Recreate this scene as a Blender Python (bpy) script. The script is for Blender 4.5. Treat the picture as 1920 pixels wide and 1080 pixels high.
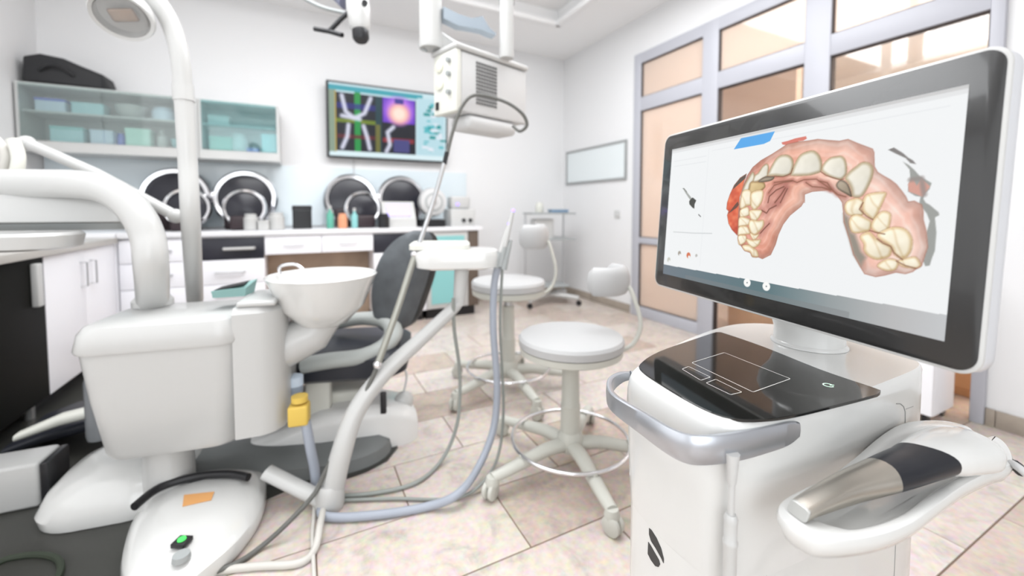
import bpy, bmesh, math, random
import numpy as np
from mathutils import Vector, Matrix
random.seed(4)
PI = math.pi
scene = bpy.context.scene
for o_ in list(bpy.data.objects): bpy.data.objects.remove(o_)
COL = scene.collection
R = math.radians
# ------------------------------------------------------------ camera
FPX, YAW, PIT, CX, CY, EYE = 780.0, 0.467, 0.0483, 960.0, 431.0, 1.05
cam_d = bpy.data.cameras.new('camera'); cam = bpy.data.objects.new('camera', cam_d); COL.objects.link(cam)
cam_d.sensor_width = 36.0; cam_d.lens = FPX / 1920 * 36.0
cam_d.shift_y = -(540 - CY) / 1920
cam_d.clip_start = 0.02
cam.location = (0, 0, EYE)
cam.rotation_euler = (PI / 2 - PIT, 0, -YAW)
cam_d.dof.use_dof = True; cam_d.dof.focus_distance = 0.70; cam_d.dof.aperture_fstop = 2.1
scene.camera = cam
# ------------------------------------------------------------ light
world = bpy.data.worlds.new('world'); scene.world = world; world.use_nodes = True
bg = world.node_tree.nodes['Background']; bg.inputs[0].default_value = (0.9, 0.95, 1.0, 1); bg.inputs[1].default_value = 0.8
def area(name, loc, size, sy, watts, col=(1, 1, 1), rot=(0, 0, 0)):
    l = bpy.data.lights.new(name, 'AREA'); l.shape = 'RECTANGLE'; l.size = size; l.size_y = sy; l.energy = watts; l.color = col
    o = bpy.data.objects.new(name, l); COL.objects.link(o); o.location = loc; o.rotation_euler = rot; return o
area('ceiling_panel_light', (-0.3, 0.3, 3.0), 1.6, 1.6, 12, (0.96, 0.98, 1.0))
area('ceiling_panel_light', (-0.3, 2.1, 3.0), 1.8, 1.6, 44, (0.96, 0.98, 1.0))
area('ceiling_panel_light', (1.3, 2.1, 3.0), 1.8, 1.6, 50, (0.96, 0.98, 1.0))
area('rear_fill_light', (-0.5, -2.5, 1.6), 2.4, 2.4, 38, (0.95, 0.98, 1.0), (PI / 2, 0, 0))  # added fill from behind the camera, no window known there
area('left_window_light', (-1.68, 0.4, 1.6), 2.2, 2.6, 12, (0.95, 0.98, 1.0), (0, -PI / 2, 0))
for lx_, ly_ in ((4.2, -0.35), (6.2, -0.35)):
    l_ = bpy.data.lights.new('corridor_fill_light', 'POINT'); l_.energy = 60; l_.color = (1.0, 0.90, 0.80); l_.shadow_soft_size = 0.25  # unseen point lamps without fittings, added to brighten the corridor
    lo_ = bpy.data.objects.new('corridor_fill_light', l_); COL.objects.link(lo_); lo_.location = (lx_, ly_, 2.1)
scene.view_settings.view_transform = 'Standard'; scene.view_settings.look = 'None'
scene.view_settings.gamma = 1; scene.view_settings.use_curve_mapping = False
scene.view_settings.exposure = 0.36
# ------------------------------------------------------------ measuring helpers (survey of the room, metres)
s_, c_ = math.sin(YAW), math.cos(YAW); sp_, cp_ = math.sin(PIT), math.cos(PIT)
RT = Vector((c_, -s_, 0)); FW = Vector((s_ * cp_, c_ * cp_, -sp_)); UPV = RT.cross(FW); O = Vector((0, 0, EYE))
def ray(u, v): return FW + RT * ((u - CX) / FPX) + UPV * ((CY - v) / FPX)
def ad(u, v, d): return O + ray(u, v) * d
def az(u, v, z): r = ray(u, v); return O + r * ((z - EYE) / r.z)
def ay(u, v, y): r = ray(u, v); return O + r * (y / r.y)
def ax(u, v, x): r = ray(u, v); return O + r * (x / r.x)
# ------------------------------------------------------------ materials
MATS = {}
def mat(name, col, rough=0.5, metal=0.0, coat=0.0, emit=None, estr=0.0, noise=0.0, nscale=8.0, bump=0.0, alpha=None, spec=0.5, trans=0.0, ior=1.45):
    if name in MATS: return MATS[name]
    m = bpy.data.materials.new(name); m.use_nodes = True; nt = m.node_tree; b = nt.nodes['Principled BSDF']
    b.inputs['Base Color'].default_value = (*col, 1); b.inputs['Roughness'].default_value = rough
    b.inputs['Metallic'].default_value = metal; b.inputs['Coat Weight'].default_value = coat; b.inputs['Coat Roughness'].default_value = 0.05
    b.inputs['Specular IOR Level'].default_value = spec; b.inputs['Transmission Weight'].default_value = trans; b.inputs['IOR'].default_value = ior
    if emit: b.inputs['Emission Color'].default_value = (*emit, 1); b.inputs['Emission Strength'].default_value = estr
    tc = nt.nodes.new('ShaderNodeTexCoord'); n = nt.nodes.new('ShaderNodeTexNoise'); n.inputs['Scale'].default_value = nscale; n.inputs['Detail'].default_value = 5
    nt.links.new(tc.outputs['Object'], n.inputs['Vector'])
    if noise:
        r = nt.nodes.new('ShaderNodeValToRGB'); r.color_ramp.elements[0].position = 0.3; r.color_ramp.elements[1].position = 0.7
        r.color_ramp.elements[0].color = (*[max(0, c * (1 - noise)) for c in col], 1); r.color_ramp.elements[1].color = (*[min(1, c * (1 + noise)) for c in col], 1)
        nt.links.new(n.outputs['Fac'], r.inputs['Fac']); nt.links.new(r.outputs['Color'], b.inputs['Base Color'])
    if bump:
        bp = nt.nodes.new('ShaderNodeBump'); bp.inputs['Strength'].default_value = bump; bp.inputs['Distance'].default_value = 0.01
        nt.links.new(n.outputs['Fac'], bp.inputs['Height']); nt.links.new(bp.outputs['Normal'], b.inputs['Normal'])
    MATS[name] = m; return m
def glassmat(name, tint, milk, glossy=0.12, milkcol=(1, 1, 1)):
    m = bpy.data.materials.new(name); m.use_nodes = True; nt = m.node_tree; nt.nodes.clear()
    out = nt.nodes.new('ShaderNodeOutputMaterial'); tr = nt.nodes.new('ShaderNodeBsdfTransparent'); tr.inputs[0].default_value = (*tint, 1)
    gl = nt.nodes.new('ShaderNodeBsdfGlossy'); gl.inputs['Roughness'].default_value = 0.03
    df = nt.nodes.new('ShaderNodeBsdfDiffuse'); df.inputs[0].default_value = (*milkcol, 1)
    tl = nt.nodes.new('ShaderNodeBsdfTranslucent'); tl.inputs[0].default_value = (*milkcol, 1)
    m0 = nt.nodes.new('ShaderNodeMixShader'); m0.inputs[0].default_value = 0.5
    nt.links.new(df.outputs[0], m0.inputs[1]); nt.links.new(tl.outputs[0], m0.inputs[2])
    m1 = nt.nodes.new('ShaderNodeMixShader'); m1.inputs[0].default_value = milk
    nt.links.new(tr.outputs[0], m1.inputs[1]); nt.links.new(m0.outputs[0], m1.inputs[2])
    lw = nt.nodes.new('ShaderNodeLayerWeight'); lw.inputs[0].default_value = 0.25
    mm = nt.nodes.new('ShaderNodeMath'); mm.operation = 'MULTIPLY_ADD'; mm.inputs[1].default_value = 0.6; mm.inputs[2].default_value = glossy; mm.use_clamp = True
    nt.links.new(lw.outputs['Fresnel'], mm.inputs[0])
    m2 = nt.nodes.new('ShaderNodeMixShader'); nt.links.new(mm.outputs[0], m2.inputs[0]); nt.links.new(m1.outputs[0], m2.inputs[1]); nt.links.new(gl.outputs[0], m2.inputs[2])
    nt.links.new(m2.outputs[0], out.inputs[0]); MATS[name] = m; return m
WALL = mat('wall_paint', (0.78, 0.78, 0.785), 0.6, bump=0.05, nscale=60)
CEIL = mat('ceiling_paint', (0.93, 0.93, 0.93), 0.7)
WHITE = mat('white_plastic', (0.54, 0.54, 0.53), 0.3, coat=0.3)
GLOSSW = mat('gloss_white_shell', (0.68, 0.68, 0.665), 0.18, coat=0.6)
CHAIRW = mat('chair_white_shell', (0.78, 0.78, 0.77), 0.3, coat=0.3)
CREAM = mat('cream_plastic', (0.72, 0.72, 0.66), 0.4)
STOOLM = mat('stool_enamel', (0.56, 0.56, 0.51), 0.35)
VINYL = mat('white_vinyl', (0.47, 0.47, 0.47), 0.45, bump=0.04, nscale=90)
DOORW = mat('white_laminate', (0.90, 0.90, 0.94), 0.35)
BLACKLAM = mat('black_laminate', (0.008, 0.008, 0.007), 0.6, spec=.1)
DARKP = mat('anthracite_laminate', (0.025, 0.025, 0.035), 0.3)
BLACK = mat('black_plastic', (0.015, 0.015, 0.017), 0.35)
RUBBER = mat('black_rubber', (0.02, 0.02, 0.022), 0.6)
SOFTB = mat('soft_black', (0.012, 0.013, 0.018), 0.28)
BEZEL = mat('bezel_glass', (0.020, 0.020, 0.020), 0.24, coat=0.3)
PANEL = mat('touch_glass', (0.008, 0.008, 0.007), 0.06, coat=0.25)
SILVER = mat('satin_silver', (0.50, 0.52, 0.56), 0.30, metal=0.9)
NICKEL = mat('brushed_nickel', (0.52, 0.49, 0.44), 0.30, metal=1.0)
CHROME = mat('chrome', (0.8, 0.8, 0.82), 0.12, metal=1.0)
STEEL = mat('steel', (0.55, 0.56, 0.57), 0.3, metal=0.9)
ALU = mat('aluminium_side', (0.66, 0.67, 0.70), 0.35, metal=0.3)
GREYP = mat('grey_plastic', (0.36, 0.38, 0.38), 0.5)
GREYL = mat('light_grey_plastic', (0.62, 0.62, 0.62), 0.5)
GREYG = mat('grey_green_plastic', (0.40, 0.42, 0.405), 0.45)
UPH = mat('charcoal_upholstery', (0.10, 0.11, 0.12), 0.5, noise=0.15, nscale=20)
UPHB = mat('black_upholstery', (0.02, 0.022, 0.03), 0.4)
HOSE = mat('grey_blue_hose', (0.36, 0.39, 0.45), 0.45)
HOSEG = mat('grey_green_hose', (0.30, 0.32, 0.30), 0.5)
CORD = mat('dark_grey_cord', (0.13, 0.13, 0.12), 0.5)
CORDW = mat('white_cord', (0.6, 0.58, 0.54), 0.5)
YELLOW = mat('yellow_plastic', (0.72, 0.50, 0.10), 0.5)
ORANGE = mat('orange_sticker', (0.75, 0.38, 0.14), 0.6)
TEAL = mat('teal_plastic', (0.25, 0.55, 0.55), 0.4)
GREEN = mat('green_pack', (0.12, 0.42, 0.32), 0.5)
BLUE = mat('blue_pack', (0.12, 0.16, 0.62), 0.5)
AQUA = mat('aqua_box', (0.42, 0.68, 0.72), 0.5)
PALEB = mat('pale_blue_box', (0.62, 0.72, 0.84), 0.5)
SPLASH = mat('pale_blue_glass_panel', (0.70, 0.78, 0.82), 0.12, coat=0.5)
FRAMEM = mat('lilac_white_frame', (0.46, 0.465, 0.51), 0.35)
GASKET = mat('dark_gasket', (0.05, 0.04, 0.04), 0.6)
WOODO = mat('orange_wood', (0.74, 0.42, 0.22), 0.4, noise=0.12, nscale=3)
WOODT = mat('taupe_wood', (0.42, 0.31, 0.23), 0.5, noise=0.15, nscale=5)
WOODD = mat('dark_wood', (0.12, 0.09, 0.07), 0.4)
PEACH = mat('peach_wall', (0.88, 0.75, 0.66), 0.6)
MATM = mat('dark_plate_and_shade', (0.045, 0.045, 0.04), 0.35)
GROUT = mat('brown_grout', (0.24, 0.17, 0.13), 0.8)
SKIRT = mat('beige_skirting_tile', (0.36, 0.31, 0.26), 0.35, noise=0.12, nscale=12)
COUNTER = mat('worktop_laminate', (0.80, 0.80, 0.82), 0.3)
COUNTERG = mat('greige_worktop', (0.50, 0.48, 0.45), 0.35)
BOARDM = mat('whiteboard_enamel', (0.74, 0.79, 0.80), 0.15)
GLEDM = mat('green_led', (0.02, 0.3, 0.05), 0.4, emit=(0.1, 0.8, 0.15), estr=0.9)
VLEDM = mat('violet_led', (0.2, 0.15, 0.9), 0.4, emit=(0.35, 0.25, 1.0), estr=1.5)
LINEM = mat('printed_white_line', (0.75, 0.75, 0.72), 0.4)
ICONM = mat('lit_power_icon', (0.5, 0.8, 0.6), 0.4, emit=(0.7, 1.0, 0.8), estr=0.9)
LOGOM = mat('dark_grey_emblem', (0.035, 0.035, 0.035), 0.45)
CLEAR = glassmat('clear_glass', (0.97, 0.97, 0.97), 0.0, 0.08)
FROST = glassmat('peach_frosted_glass', (1.0, 0.96, 0.93), 0.60, 0.05, (0.98, 0.88, 0.80))
CABG = glassmat('pale_cabinet_glass', (0.90, 0.95, 0.94), 0.12, 0.05, (0.85, 0.92, 0.92))
CABG2 = glassmat('aqua_cabinet_glass', (0.78, 0.93, 0.93), 0.15, 0.05, (0.6, 0.85, 0.87))
LAMPG = glassmat('lamp_cover_glass', (0.95, 0.95, 0.95), 0.05, 0.10)
def tilemat(i):
    base = [(0.53, 0.43, 0.365), (0.59, 0.51, 0.45), (0.50, 0.39, 0.32), (0.61, 0.53, 0.48)][i]
    m = bpy.data.materials.new('travertine_tile_%s' % 'abcd'[i]); m.use_nodes = True; nt = m.node_tree; b = nt.nodes['Principled BSDF']
    oi = nt.nodes.new('ShaderNodeObjectInfo'); tc = nt.nodes.new('ShaderNodeTexCoord'); ad_ = nt.nodes.new('ShaderNodeVectorMath'); ad_.operation = 'ADD'
    sc = nt.nodes.new('ShaderNodeVectorMath'); sc.operation = 'SCALE'; sc.inputs['Scale'].default_value = 3.0
    nt.links.new(oi.outputs['Location'], sc.inputs[0]); nt.links.new(tc.outputs['Object'], ad_.inputs[0]); nt.links.new(sc.outputs[0], ad_.inputs[1])
    n1 = nt.nodes.new('ShaderNodeTexNoise'); n1.inputs['Scale'].default_value = 7; n1.inputs['Detail'].default_value = 8; n1.inputs['Roughness'].default_value = 0.65; n1.inputs['Distortion'].default_value = 1.2
    n2 = nt.nodes.new('ShaderNodeTexNoise'); n2.inputs['Scale'].default_value = 45; n2.inputs['Detail'].default_value = 3
    nt.links.new(ad_.outputs[0], n1.inputs['Vector']); nt.links.new(ad_.outputs[0], n2.inputs['Vector'])
    r = nt.nodes.new('ShaderNodeValToRGB'); e = r.color_ramp.elements
    e[0].position = 0.30; e[0].color = (*[c * 0.74 for c in base], 1); e[1].position = 0.68; e[1].color = (*[min(1, c * 1.12) for c in base], 1)
    el = e.new(0.48); el.color = (*base, 1)
    nt.links.new(n1.outputs['Fac'], r.inputs['Fac'])
    mx = nt.nodes.new('ShaderNodeMix'); mx.data_type = 'RGBA'; mx.blend_type = 'OVERLAY'; mx.inputs['Factor'].default_value = 0.35
    nt.links.new(r.outputs['Color'], mx.inputs['A']); nt.links.new(n2.outputs['Color'], mx.inputs['B'])
    hs = nt.nodes.new('ShaderNodeHueSaturation'); hs.inputs['Saturation'].default_value = 0.9
    nt.links.new(mx.outputs['Result'], hs.inputs['Color']); nt.links.new(hs.outputs[0], b.inputs['Base Color'])
    b.inputs['Roughness'].default_value = 0.28
    bp = nt.nodes.new('ShaderNodeBump'); bp.inputs['Strength'].default_value = 0.08; bp.inputs['Distance'].default_value = 0.003
    nt.links.new(n1.outputs['Fac'], bp.inputs['Height']); nt.links.new(bp.outputs['Normal'], b.inputs['Normal'])
    return m
# ------------------------------------------------------------ mesh builder
class MB:
    def __init__(s): s.v = []; s.f = []
    def add(s, vs, fs):
        k = len(s.v); s.v += [tuple(v) for v in vs]; s.f += [tuple(i + k for i in f) for f in fs]; return s
    def box(s, lo, hi, M=None, bev=0.0):
        if bev:
            bm = bmesh.new(); bmesh.ops.create_cube(bm, size=1)
            for v in bm.verts: v.co = Vector([(lo[i] + hi[i]) / 2 + v.co[i] * (hi[i] - lo[i]) for i in range(3)])
            bmesh.ops.bevel(bm, geom=list(bm.edges), offset=bev, segments=3, profile=0.5, affect='EDGES')
            vs = [v.co.copy() for v in bm.verts]; fs = [[v.index for v in f.verts] for f in bm.faces]; bm.free()
        else:
            x0, y0, z0 = lo; x1, y1, z1 = hi
            vs = [Vector(p) for p in [(x0, y0, z0), (x1, y0, z0), (x1, y1, z0), (x0, y1, z0), (x0, y0, z1), (x1, y0, z1), (x1, y1, z1), (x0, y1, z1)]]
            fs = [(0, 3, 2, 1), (4, 5, 6, 7), (0, 1, 5, 4), (1, 2, 6, 5), (2, 3, 7, 6), (3, 0, 4, 7)]
        if M is not None: vs = [M @ v for v in vs]
        return s.add(vs, fs)
    def lathe(s, prof, M=None, n=32):
        vs = []; fs = []
        for r, z in prof:
            for i in range(n): a = 2 * PI * i / n; vs.append(Vector((r * math.cos(a), r * math.sin(a), z)))
        for j in range(len(prof) - 1):
            for i in range(n): k = (i + 1) % n; fs.append((j * n + i, j * n + k, (j + 1) * n + k, (j + 1) * n + i))
        fs.append(tuple(reversed(range(n)))); fs.append(tuple(range((len(prof) - 1) * n, len(prof) * n)))
        if M is not None: vs = [M @ v for v in vs]
        return s.add(vs, fs)
    def tube(s, pts, r, n=10, closed=False, flat=None, up=None):
        pts = [Vector(p) for p in pts]; N = len(pts); rs = r if isinstance(r, (list, tuple)) else [r] * N
        vs = []; fs = []; nrm = None
        for i, p in enumerate(pts):
            if closed: t = (pts[(i + 1) % N] - pts[i - 1])
            else: t = pts[min(i + 1, N - 1)] - pts[max(i - 1, 0)]
            t.normalize()
            if up is not None: nrm = (Vector(up) - t * Vector(up).dot(t)).normalized()
            elif nrm is None:
                a = Vector((0, 0, 1)) if abs(t.z) < 0.9 else Vector((1, 0, 0)); nrm = (a - t * a.dot(t)).normalized()
            else: nrm = (nrm - t * nrm.dot(t)).normalized()
            b = t.cross(nrm); fl = flat or (1, 1)
            for k in range(n): a = 2 * PI * k / n; vs.append(p + nrm * (math.cos(a) * rs[i] * fl[0]) + b * (math.sin(a) * rs[i] * fl[1]))
        for i in range(N if closed else N - 1):
            for k in range(n): q = (k + 1) % n; j = (i + 1) % N; fs.append((i * n + k, i * n + q, j * n + q, j * n + k))
        if not closed: fs.append(tuple(reversed(range(n)))); fs.append(tuple(range((N - 1) * n, N * n)))
        return s.add(vs, fs)
    def loft(s, secs, caps=True):
        n = len(secs[0]); vs = [v for q in secs for v in q]; fs = []
        for j in range(len(secs) - 1):
            for i in range(n): k = (i + 1) % n; fs.append((j * n + i, j * n + k, (j + 1) * n + k, (j + 1) * n + i))
        if caps: fs.append(tuple(reversed(range(n)))); fs.append(tuple(range((len(secs) - 1) * n, len(secs) * n)))
        return s.add(vs, fs)
    def poly(s, pts): return s.add(pts, [tuple(range(len(pts)))])
    def sphere(s, c, r, M=None, n=16, sc=(1, 1, 1)):
        pr = [(max(1e-4, r * math.sin(PI * i / 10)), -r * math.cos(PI * i / 10)) for i in range(11)]
        T = Matrix.Translation(c) @ Matrix.Diagonal((*sc, 1)); return s.lathe(pr, (M @ T) if M is not None else T, n)
    def build(s, name, m, parent=None, kind=None, label=None, smooth=True, recalc=True):
        me = bpy.data.meshes.new(name); me.from_pydata([tuple(v) for v in s.v], [], s.f)
        if recalc:
            bm = bmesh.new(); bm.from_mesh(me); bmesh.ops.recalc_face_normals(bm, faces=bm.faces); bm.to_mesh(me); bm.free()
        me.materials.append(m)
        if smooth:
            me.polygons.foreach_set('use_smooth', [True] * len(me.polygons))
            me.set_sharp_from_angle(angle=R(38))
        me.update(); return link(name, me, parent, kind, label)
def link(name, me, parent=None, kind=None, label=None):
    o = bpy.data.objects.new(name, me); COL.objects.link(o)
    if parent is not None:
        o.parent = parent; o.matrix_parent_inverse = world_m(parent).inverted()
    if kind: o['kind'] = kind
    if label: o['label'] = label
    return o
def world_m(o):
    m = o.matrix_basis.copy()
    if o.parent: m = world_m(o.parent) @ o.matrix_parent_inverse @ m
    return m
def thing(name, label, cat, loc, group=None, rz=0):
    o = bpy.data.objects.new(name, None); COL.objects.link(o); o.location = loc; o.rotation_euler = (0, 0, rz); o.empty_display_size = 0.1
    o['label'] = label; o['category'] = cat
    if group: o['group'] = group
    return o
def tag(o, label, cat, group=None):
    o['label'] = label; o['category'] = cat
    if group: o['group'] = group
    return o
def kids(o): return [c for c in bpy.data.objects if c.parent == o]
def dup(o, loc, rz, label, dz=0):
    def cp(x, par):
        c = x.copy(); COL.objects.link(c); c.parent = par
        for k in kids(x): cp(k, c)
        return c
    ch = cp(o, None); ch.location = loc; ch.rotation_euler = (0, 0, rz); ch['label'] = label; return ch
def smooth_path(pts, k=8, closed=False):
    pts = [Vector(p) for p in pts]; N = len(pts); out = []
    for i in range(N if closed else N - 1):
        if closed: a, b, c, d = pts[i - 1], pts[i], pts[(i + 1) % N], pts[(i + 2) % N]
        else: a, b, c, d = pts[max(i - 1, 0)], pts[i], pts[i + 1], pts[min(i + 2, N - 1)]
        for j in range(k):
            t = j / k; out.append(0.5 * ((2 * b) + (c - a) * t + (2 * a - 5 * b + 4 * c - d) * t * t + (3 * b - a - 3 * c + d) * t ** 3))
    if not closed: out.append(pts[-1])
    return out
def resample(pts, n, closed=True):
    pts = [Vector(p) for p in pts]
    if closed: pts = pts + [pts[0]]
    L = [0]
    for a, b in zip(pts, pts[1:]): L.append(L[-1] + (b - a).length)
    out = []; m = n if closed else n - 1; j = 0
    for i in range(n):
        t = L[-1] * i / m
        while j < len(L) - 2 and L[j + 1] < t: j += 1
        f = (t - L[j]) / max(1e-9, L[j + 1] - L[j]); out.append(pts[j].lerp(pts[j + 1], min(1, f)))
    return out
def rrect(cx, cy, w, h, r, z, n=6, M=None):
    out = []
    for k, (sx, sy) in enumerate([(1, 1), (-1, 1), (-1, -1), (1, -1)]):
        for i in range(n + 1):
            a = PI / 2 * k + PI / 2 * i / n; out.append(Vector((cx + sx * (w / 2 - r) + r * math.cos(a), cy + sy * (h / 2 - r) + r * math.sin(a), z)))
    return [M @ v for v in out] if M is not None else out
def rbox(mb, w, h, r, zs, M=None, cx=0, cy=0):
    """zs: list of (z, inset)"""
    return mb.loft([rrect(cx, cy, w - 2 * i, h - 2 * i, max(0.002, r - i * 0.5), z, M=M) for z, i in zs])
def Tm(loc, rz=0, rx=0, ry=0): return Matrix.Translation(loc) @ Matrix.Rotation(rz, 4, 'Z') @ Matrix.Rotation(ry, 4, 'Y') @ Matrix.Rotation(rx, 4, 'X')
def inset(pts, d):
    n = len(pts); c = sum((p for p in pts), Vector()) / n; out = []
    for i in range(n):
        t = (pts[(i + 1) % n] - pts[i - 1]); nn = Vector((t.y, -t.x, 0)).normalized()
        if nn.dot(pts[i] - c) > 0: nn = -nn
        out.append(pts[i] + nn * d)
    return out
def setz(pts, z): return [Vector((p.x, p.y, z)) for p in pts]
# ============================================================ room
XL, XR, YB, YF, ZC = -1.75, 2.97, 4.45, -2.6, 2.92
def struct(name, lo, hi, m, parent=None):
    return MB().box(lo, hi).build(name, m, parent, kind='structure' if parent is None else None)
fl = struct('floor', (XL, YF, -0.03), (7.2, YB, -0.003), GROUT)
TM = [tilemat(i) for i in range(4)]; tile_me = {}
def tile(x0, x1, y0, y1):
    w, h = round(x1 - x0, 3), round(y1 - y0, 3); i = random.choice([0, 1, 1, 2, 3]); key = (w, h, i)
    if key not in tile_me:
        g = 0.0025; mb = MB(); a = rrect(0, 0, w - 2 * g, h - 2 * g, 0.002, -0.003, 1); b = rrect(0, 0, w - 2 * g, h - 2 * g, 0.002, -0.001, 1); c = rrect(0, 0, w - 2 * g - 0.002, h - 2 * g - 0.002, 0.002, 0, 1)
        me = bpy.data.meshes.new('tile'); mb.loft([a, b, c]); me.from_pydata([tuple(v) for v in mb.v], [], mb.f); me.materials.append(TM[i]); tile_me[key] = me
    o = bpy.data.objects.new('tile', tile_me[key]); COL.objects.link(o); o.location = ((x0 + x1) / 2, (y0 + y1) / 2, 0); o.parent = fl
    o.matrix_parent_inverse = Matrix.Identity(4)
far = MB()
for k in range(-2, 13):
    y0 = max(0.472 + 0.307 * k, -0.2); y1 = min(0.472 + 0.307 * (k + 1), YB)
    if y1 <= y0: continue
    off = 0.015 if k % 2 == 0 else 0.315
    x = off - 0.6 * 4
    while x < 3.4:
        a, b = max(x, XL), min(x + 0.6, 3.45)
        # keep tiles in view only
        if b - a > 0.02:
            mid = Vector(((a + b) / 2, (y0 + y1) / 2, 0)); w = (mid - O).dot(FW)
            if w > 0.1 and abs((mid - O).dot(RT)) / w < 1.9 and not (a < -1.2 and y0 > 2.4) and y0 < 3.9: tile(a, b, y0, y1)
            else: far.box((a + .0025, y0 + .0025, -0.003), (b - .0025, y1 - .0025, 0))
        x += 0.6
ft = far.build('floor_tiles_out_of_view', TM[1], fl); ft['kind'] = 'stuff'
rest = MB().box((XL, YF, -0.003), (3.45, -0.2, 0)).box((3.45, YF, -0.003), (7.2, YB, 0)).build('rear_floor', TM[1], fl)
struct('wall_back', (XL - .1, YB, 0), (7.2, YB + 0.12, 3.2), WALL)
wl = struct('wall_left', (XL - .12, YF, 0), (XL, YB, 3.2), WALL)
DY0, DY1, DZ = 0.735, 3.18, 2.565       # glazed opening in the right wall
MB().box((XR, DY1, 0), (XR + .14, YB, 3.2)).box((XR, YF, 0), (XR + .14, DY0, 3.2)).box((XR, DY0, DZ), (XR + .14, DY1, 3.2)).build('wall_right', WALL, kind='structure', smooth=False)
MB().box((.9, YF - .12, 0), (XR + .14, YF, 3.2)).box((XL - .12, YF - .12, 0), (.9, YF, .7)).build('wall_rear_light_block', WALL, kind='structure', smooth=False)  # unseen wall, added with a wide gap to shade the floor at right
# ceiling: dropped border, raised middle with a stepped cornice
RX0, RX1, RY0, RY1 = -1.1, 2.36, -1.9, 3.65
MB().box((XL, YF, ZC), (RX0, YB, 3.2)).box((RX1, YF, ZC), (XR, YB, 3.2)).box((RX0, RY1, ZC), (RX1, YB, 3.2)).box((RX0, YF, ZC), (RX1, RY0, 3.2)).box((RX0, RY0, 3.06), (RX1, RY1, 3.2)).build('ceiling', CEIL, kind='structure', smooth=False)
t1 = MB()
for lo, hi in [((RX1 - .05, RY0, ZC - .02), (RX1 + .02, RY1, ZC + .03)), ((RX0 - .02, RY0, ZC - .02), (RX0 + .05, RY1, ZC + .03)), ((RX0, RY1 - .05, ZC - .02), (RX1 + .02, RY1 + .02, ZC + .03))]: t1.box(lo, hi, bev=.012)
t1.build('trim_1', CEIL, kind='structure')
MB().box((3.11, YF, 2.95), (7.2, YB, 3.05)).build('ceiling_corridor', mat('warm_ceiling', (0.90, 0.88, 0.86), .6), kind='structure', smooth=False)
MB().box((7.1, YF, 0), (7.2, YB, 3.0)).build('wall_corridor_end', mat('warm_white_wall', (.90, .87, .83), .6), kind='structure', smooth=False)
MB().box((4.9, 2.75, 0), (5.0, 4.3, 3.0)).box((3.11, 4.3, 0), (7.2, 4.44, 3.0)).box((3.11, -.9, 0), (7.2, -.8, 3.0)).build('wall_corridor', PEACH, kind='structure', smooth=False)
MB().box((3.6, 1.9, 2.42), (3.75, 4.3, 2.95)).build('trim_2', PEACH, kind='structure', smooth=False)
# skirting, laid from separate tiles
def skirting(name, pts, x, length=0.33):
    sk = None
    for a, b in pts:
        y = a
        while y < b - 0.01:
            e = min(y + length, b); mb = MB().box((x - .014, y + .001, 0.0), (x, e - .001, 0.085), bev=.003)
            if sk is None: sk = mb.build(name, SKIRT, kind='structure')
            else: mb.build('skirting_tile', SKIRT, sk)
            y = e
skirting('baseboard_right', [(YF, DY0), (DY1 + .03, YB)], XR)
bb = MB().box((-.5, YB - .014, 0), (XR - .014, YB, .085), bev=.003).build('baseboard_back', SKIRT, kind='structure')
# ------------------------------------------------------------ glazed partition in the right wall
fr = thing('glazed_partition', 'lilac-white framed glass partition with transoms filling the right wall opening', 'glass partition', (XR, 1.9, 0))
F0, F1 = XR - 0.025, XR + 0.045
cols = [(3.085, 3.175), (2.245, 2.39), (1.46, 1.61), (0.735, 0.785)]
for y0, y1 in cols: MB().box((F0, y0, 0), (F1, y1, 2.56), bev=.004).build('post', FRAMEM, fr)
MB().box((F0 + .001, .736, 2.46), (F1 - .001, 3.174, 2.559), bev=.004).build('head_rail', FRAMEM, fr)
bays = [(2.39, 3.085, 'l'), (1.61, 2.245, 'm'), (0.785, 1.46, 'r')]
for y0, y1, k in bays:
    MB().box((F0 + .002, y0 - .001, 2.005), (F1 - .002, y1 + .001, 2.135), bev=.004).build('transom_rail', FRAMEM, fr)
    def pane(z0, z1, m, lab):
        g = MB(); gw = .006
        for lo, hi in [((y0, z0), (y1, z0 + gw)), ((y0, z1 - gw), (y1, z1)), ((y0, z0), (y0 + gw, z1)), ((y1 - gw, z0), (y1, z1))]: g.box((F0 + .012, lo[0], lo[1]), (F1 - .012, hi[0], hi[1]))
        pn = MB().box((XR + .004, y0 + .002, z0 + .002), (XR + .010, y1 - .002, z1 - .002)).build('pane', m, fr, label=lab, smooth=False)
        g.build('gasket', GASKET, pn, smooth=False)
    pane(2.135, 2.46, FROST, 'peach frosted glass')
    if k == 'l':
        MB().box((F0 + .002, y0 - .001, .72), (F1 - .002, y1 + .001, .78), bev=.004).build('middle_rail', FRAMEM, fr)
        MB().box((F0 + .002, y0 - .001, 0), (F1 - .002, y1 + .001, .10), bev=.004).build('bottom_rail', FRAMEM, fr)
        pane(.78, 2.005, FROST, 'peach frosted glass'); pane(.10, .72, FROST, 'peach frosted glass')
    elif k == 'm':
        MB().box((F0 + .002, y0 - .001, 0), (F1 - .002, y1 + .001, .07), bev=.004).build('bottom_rail', FRAMEM, fr)
        pane(.07, 2.005, CLEAR, 'clear glass')
    else: pane(.90, 2.005, CLEAR, 'clear glass'); MB().box((F0 + .002, y0 - .001, .83), (F1 - .002, y1 + .001, .90), bev=.004).build('middle_rail', FRAMEM, fr)
wc = thing('corridor_cabinet', 'low orange-brown wooden cabinet standing beyond the clear glass door', 'cabinet', (3.5, 1.7, 0))
MB().box((3.3, .8, 0), (3.7, 2.35, .72), bev=.006).build('body', WOODO, wc)
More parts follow.
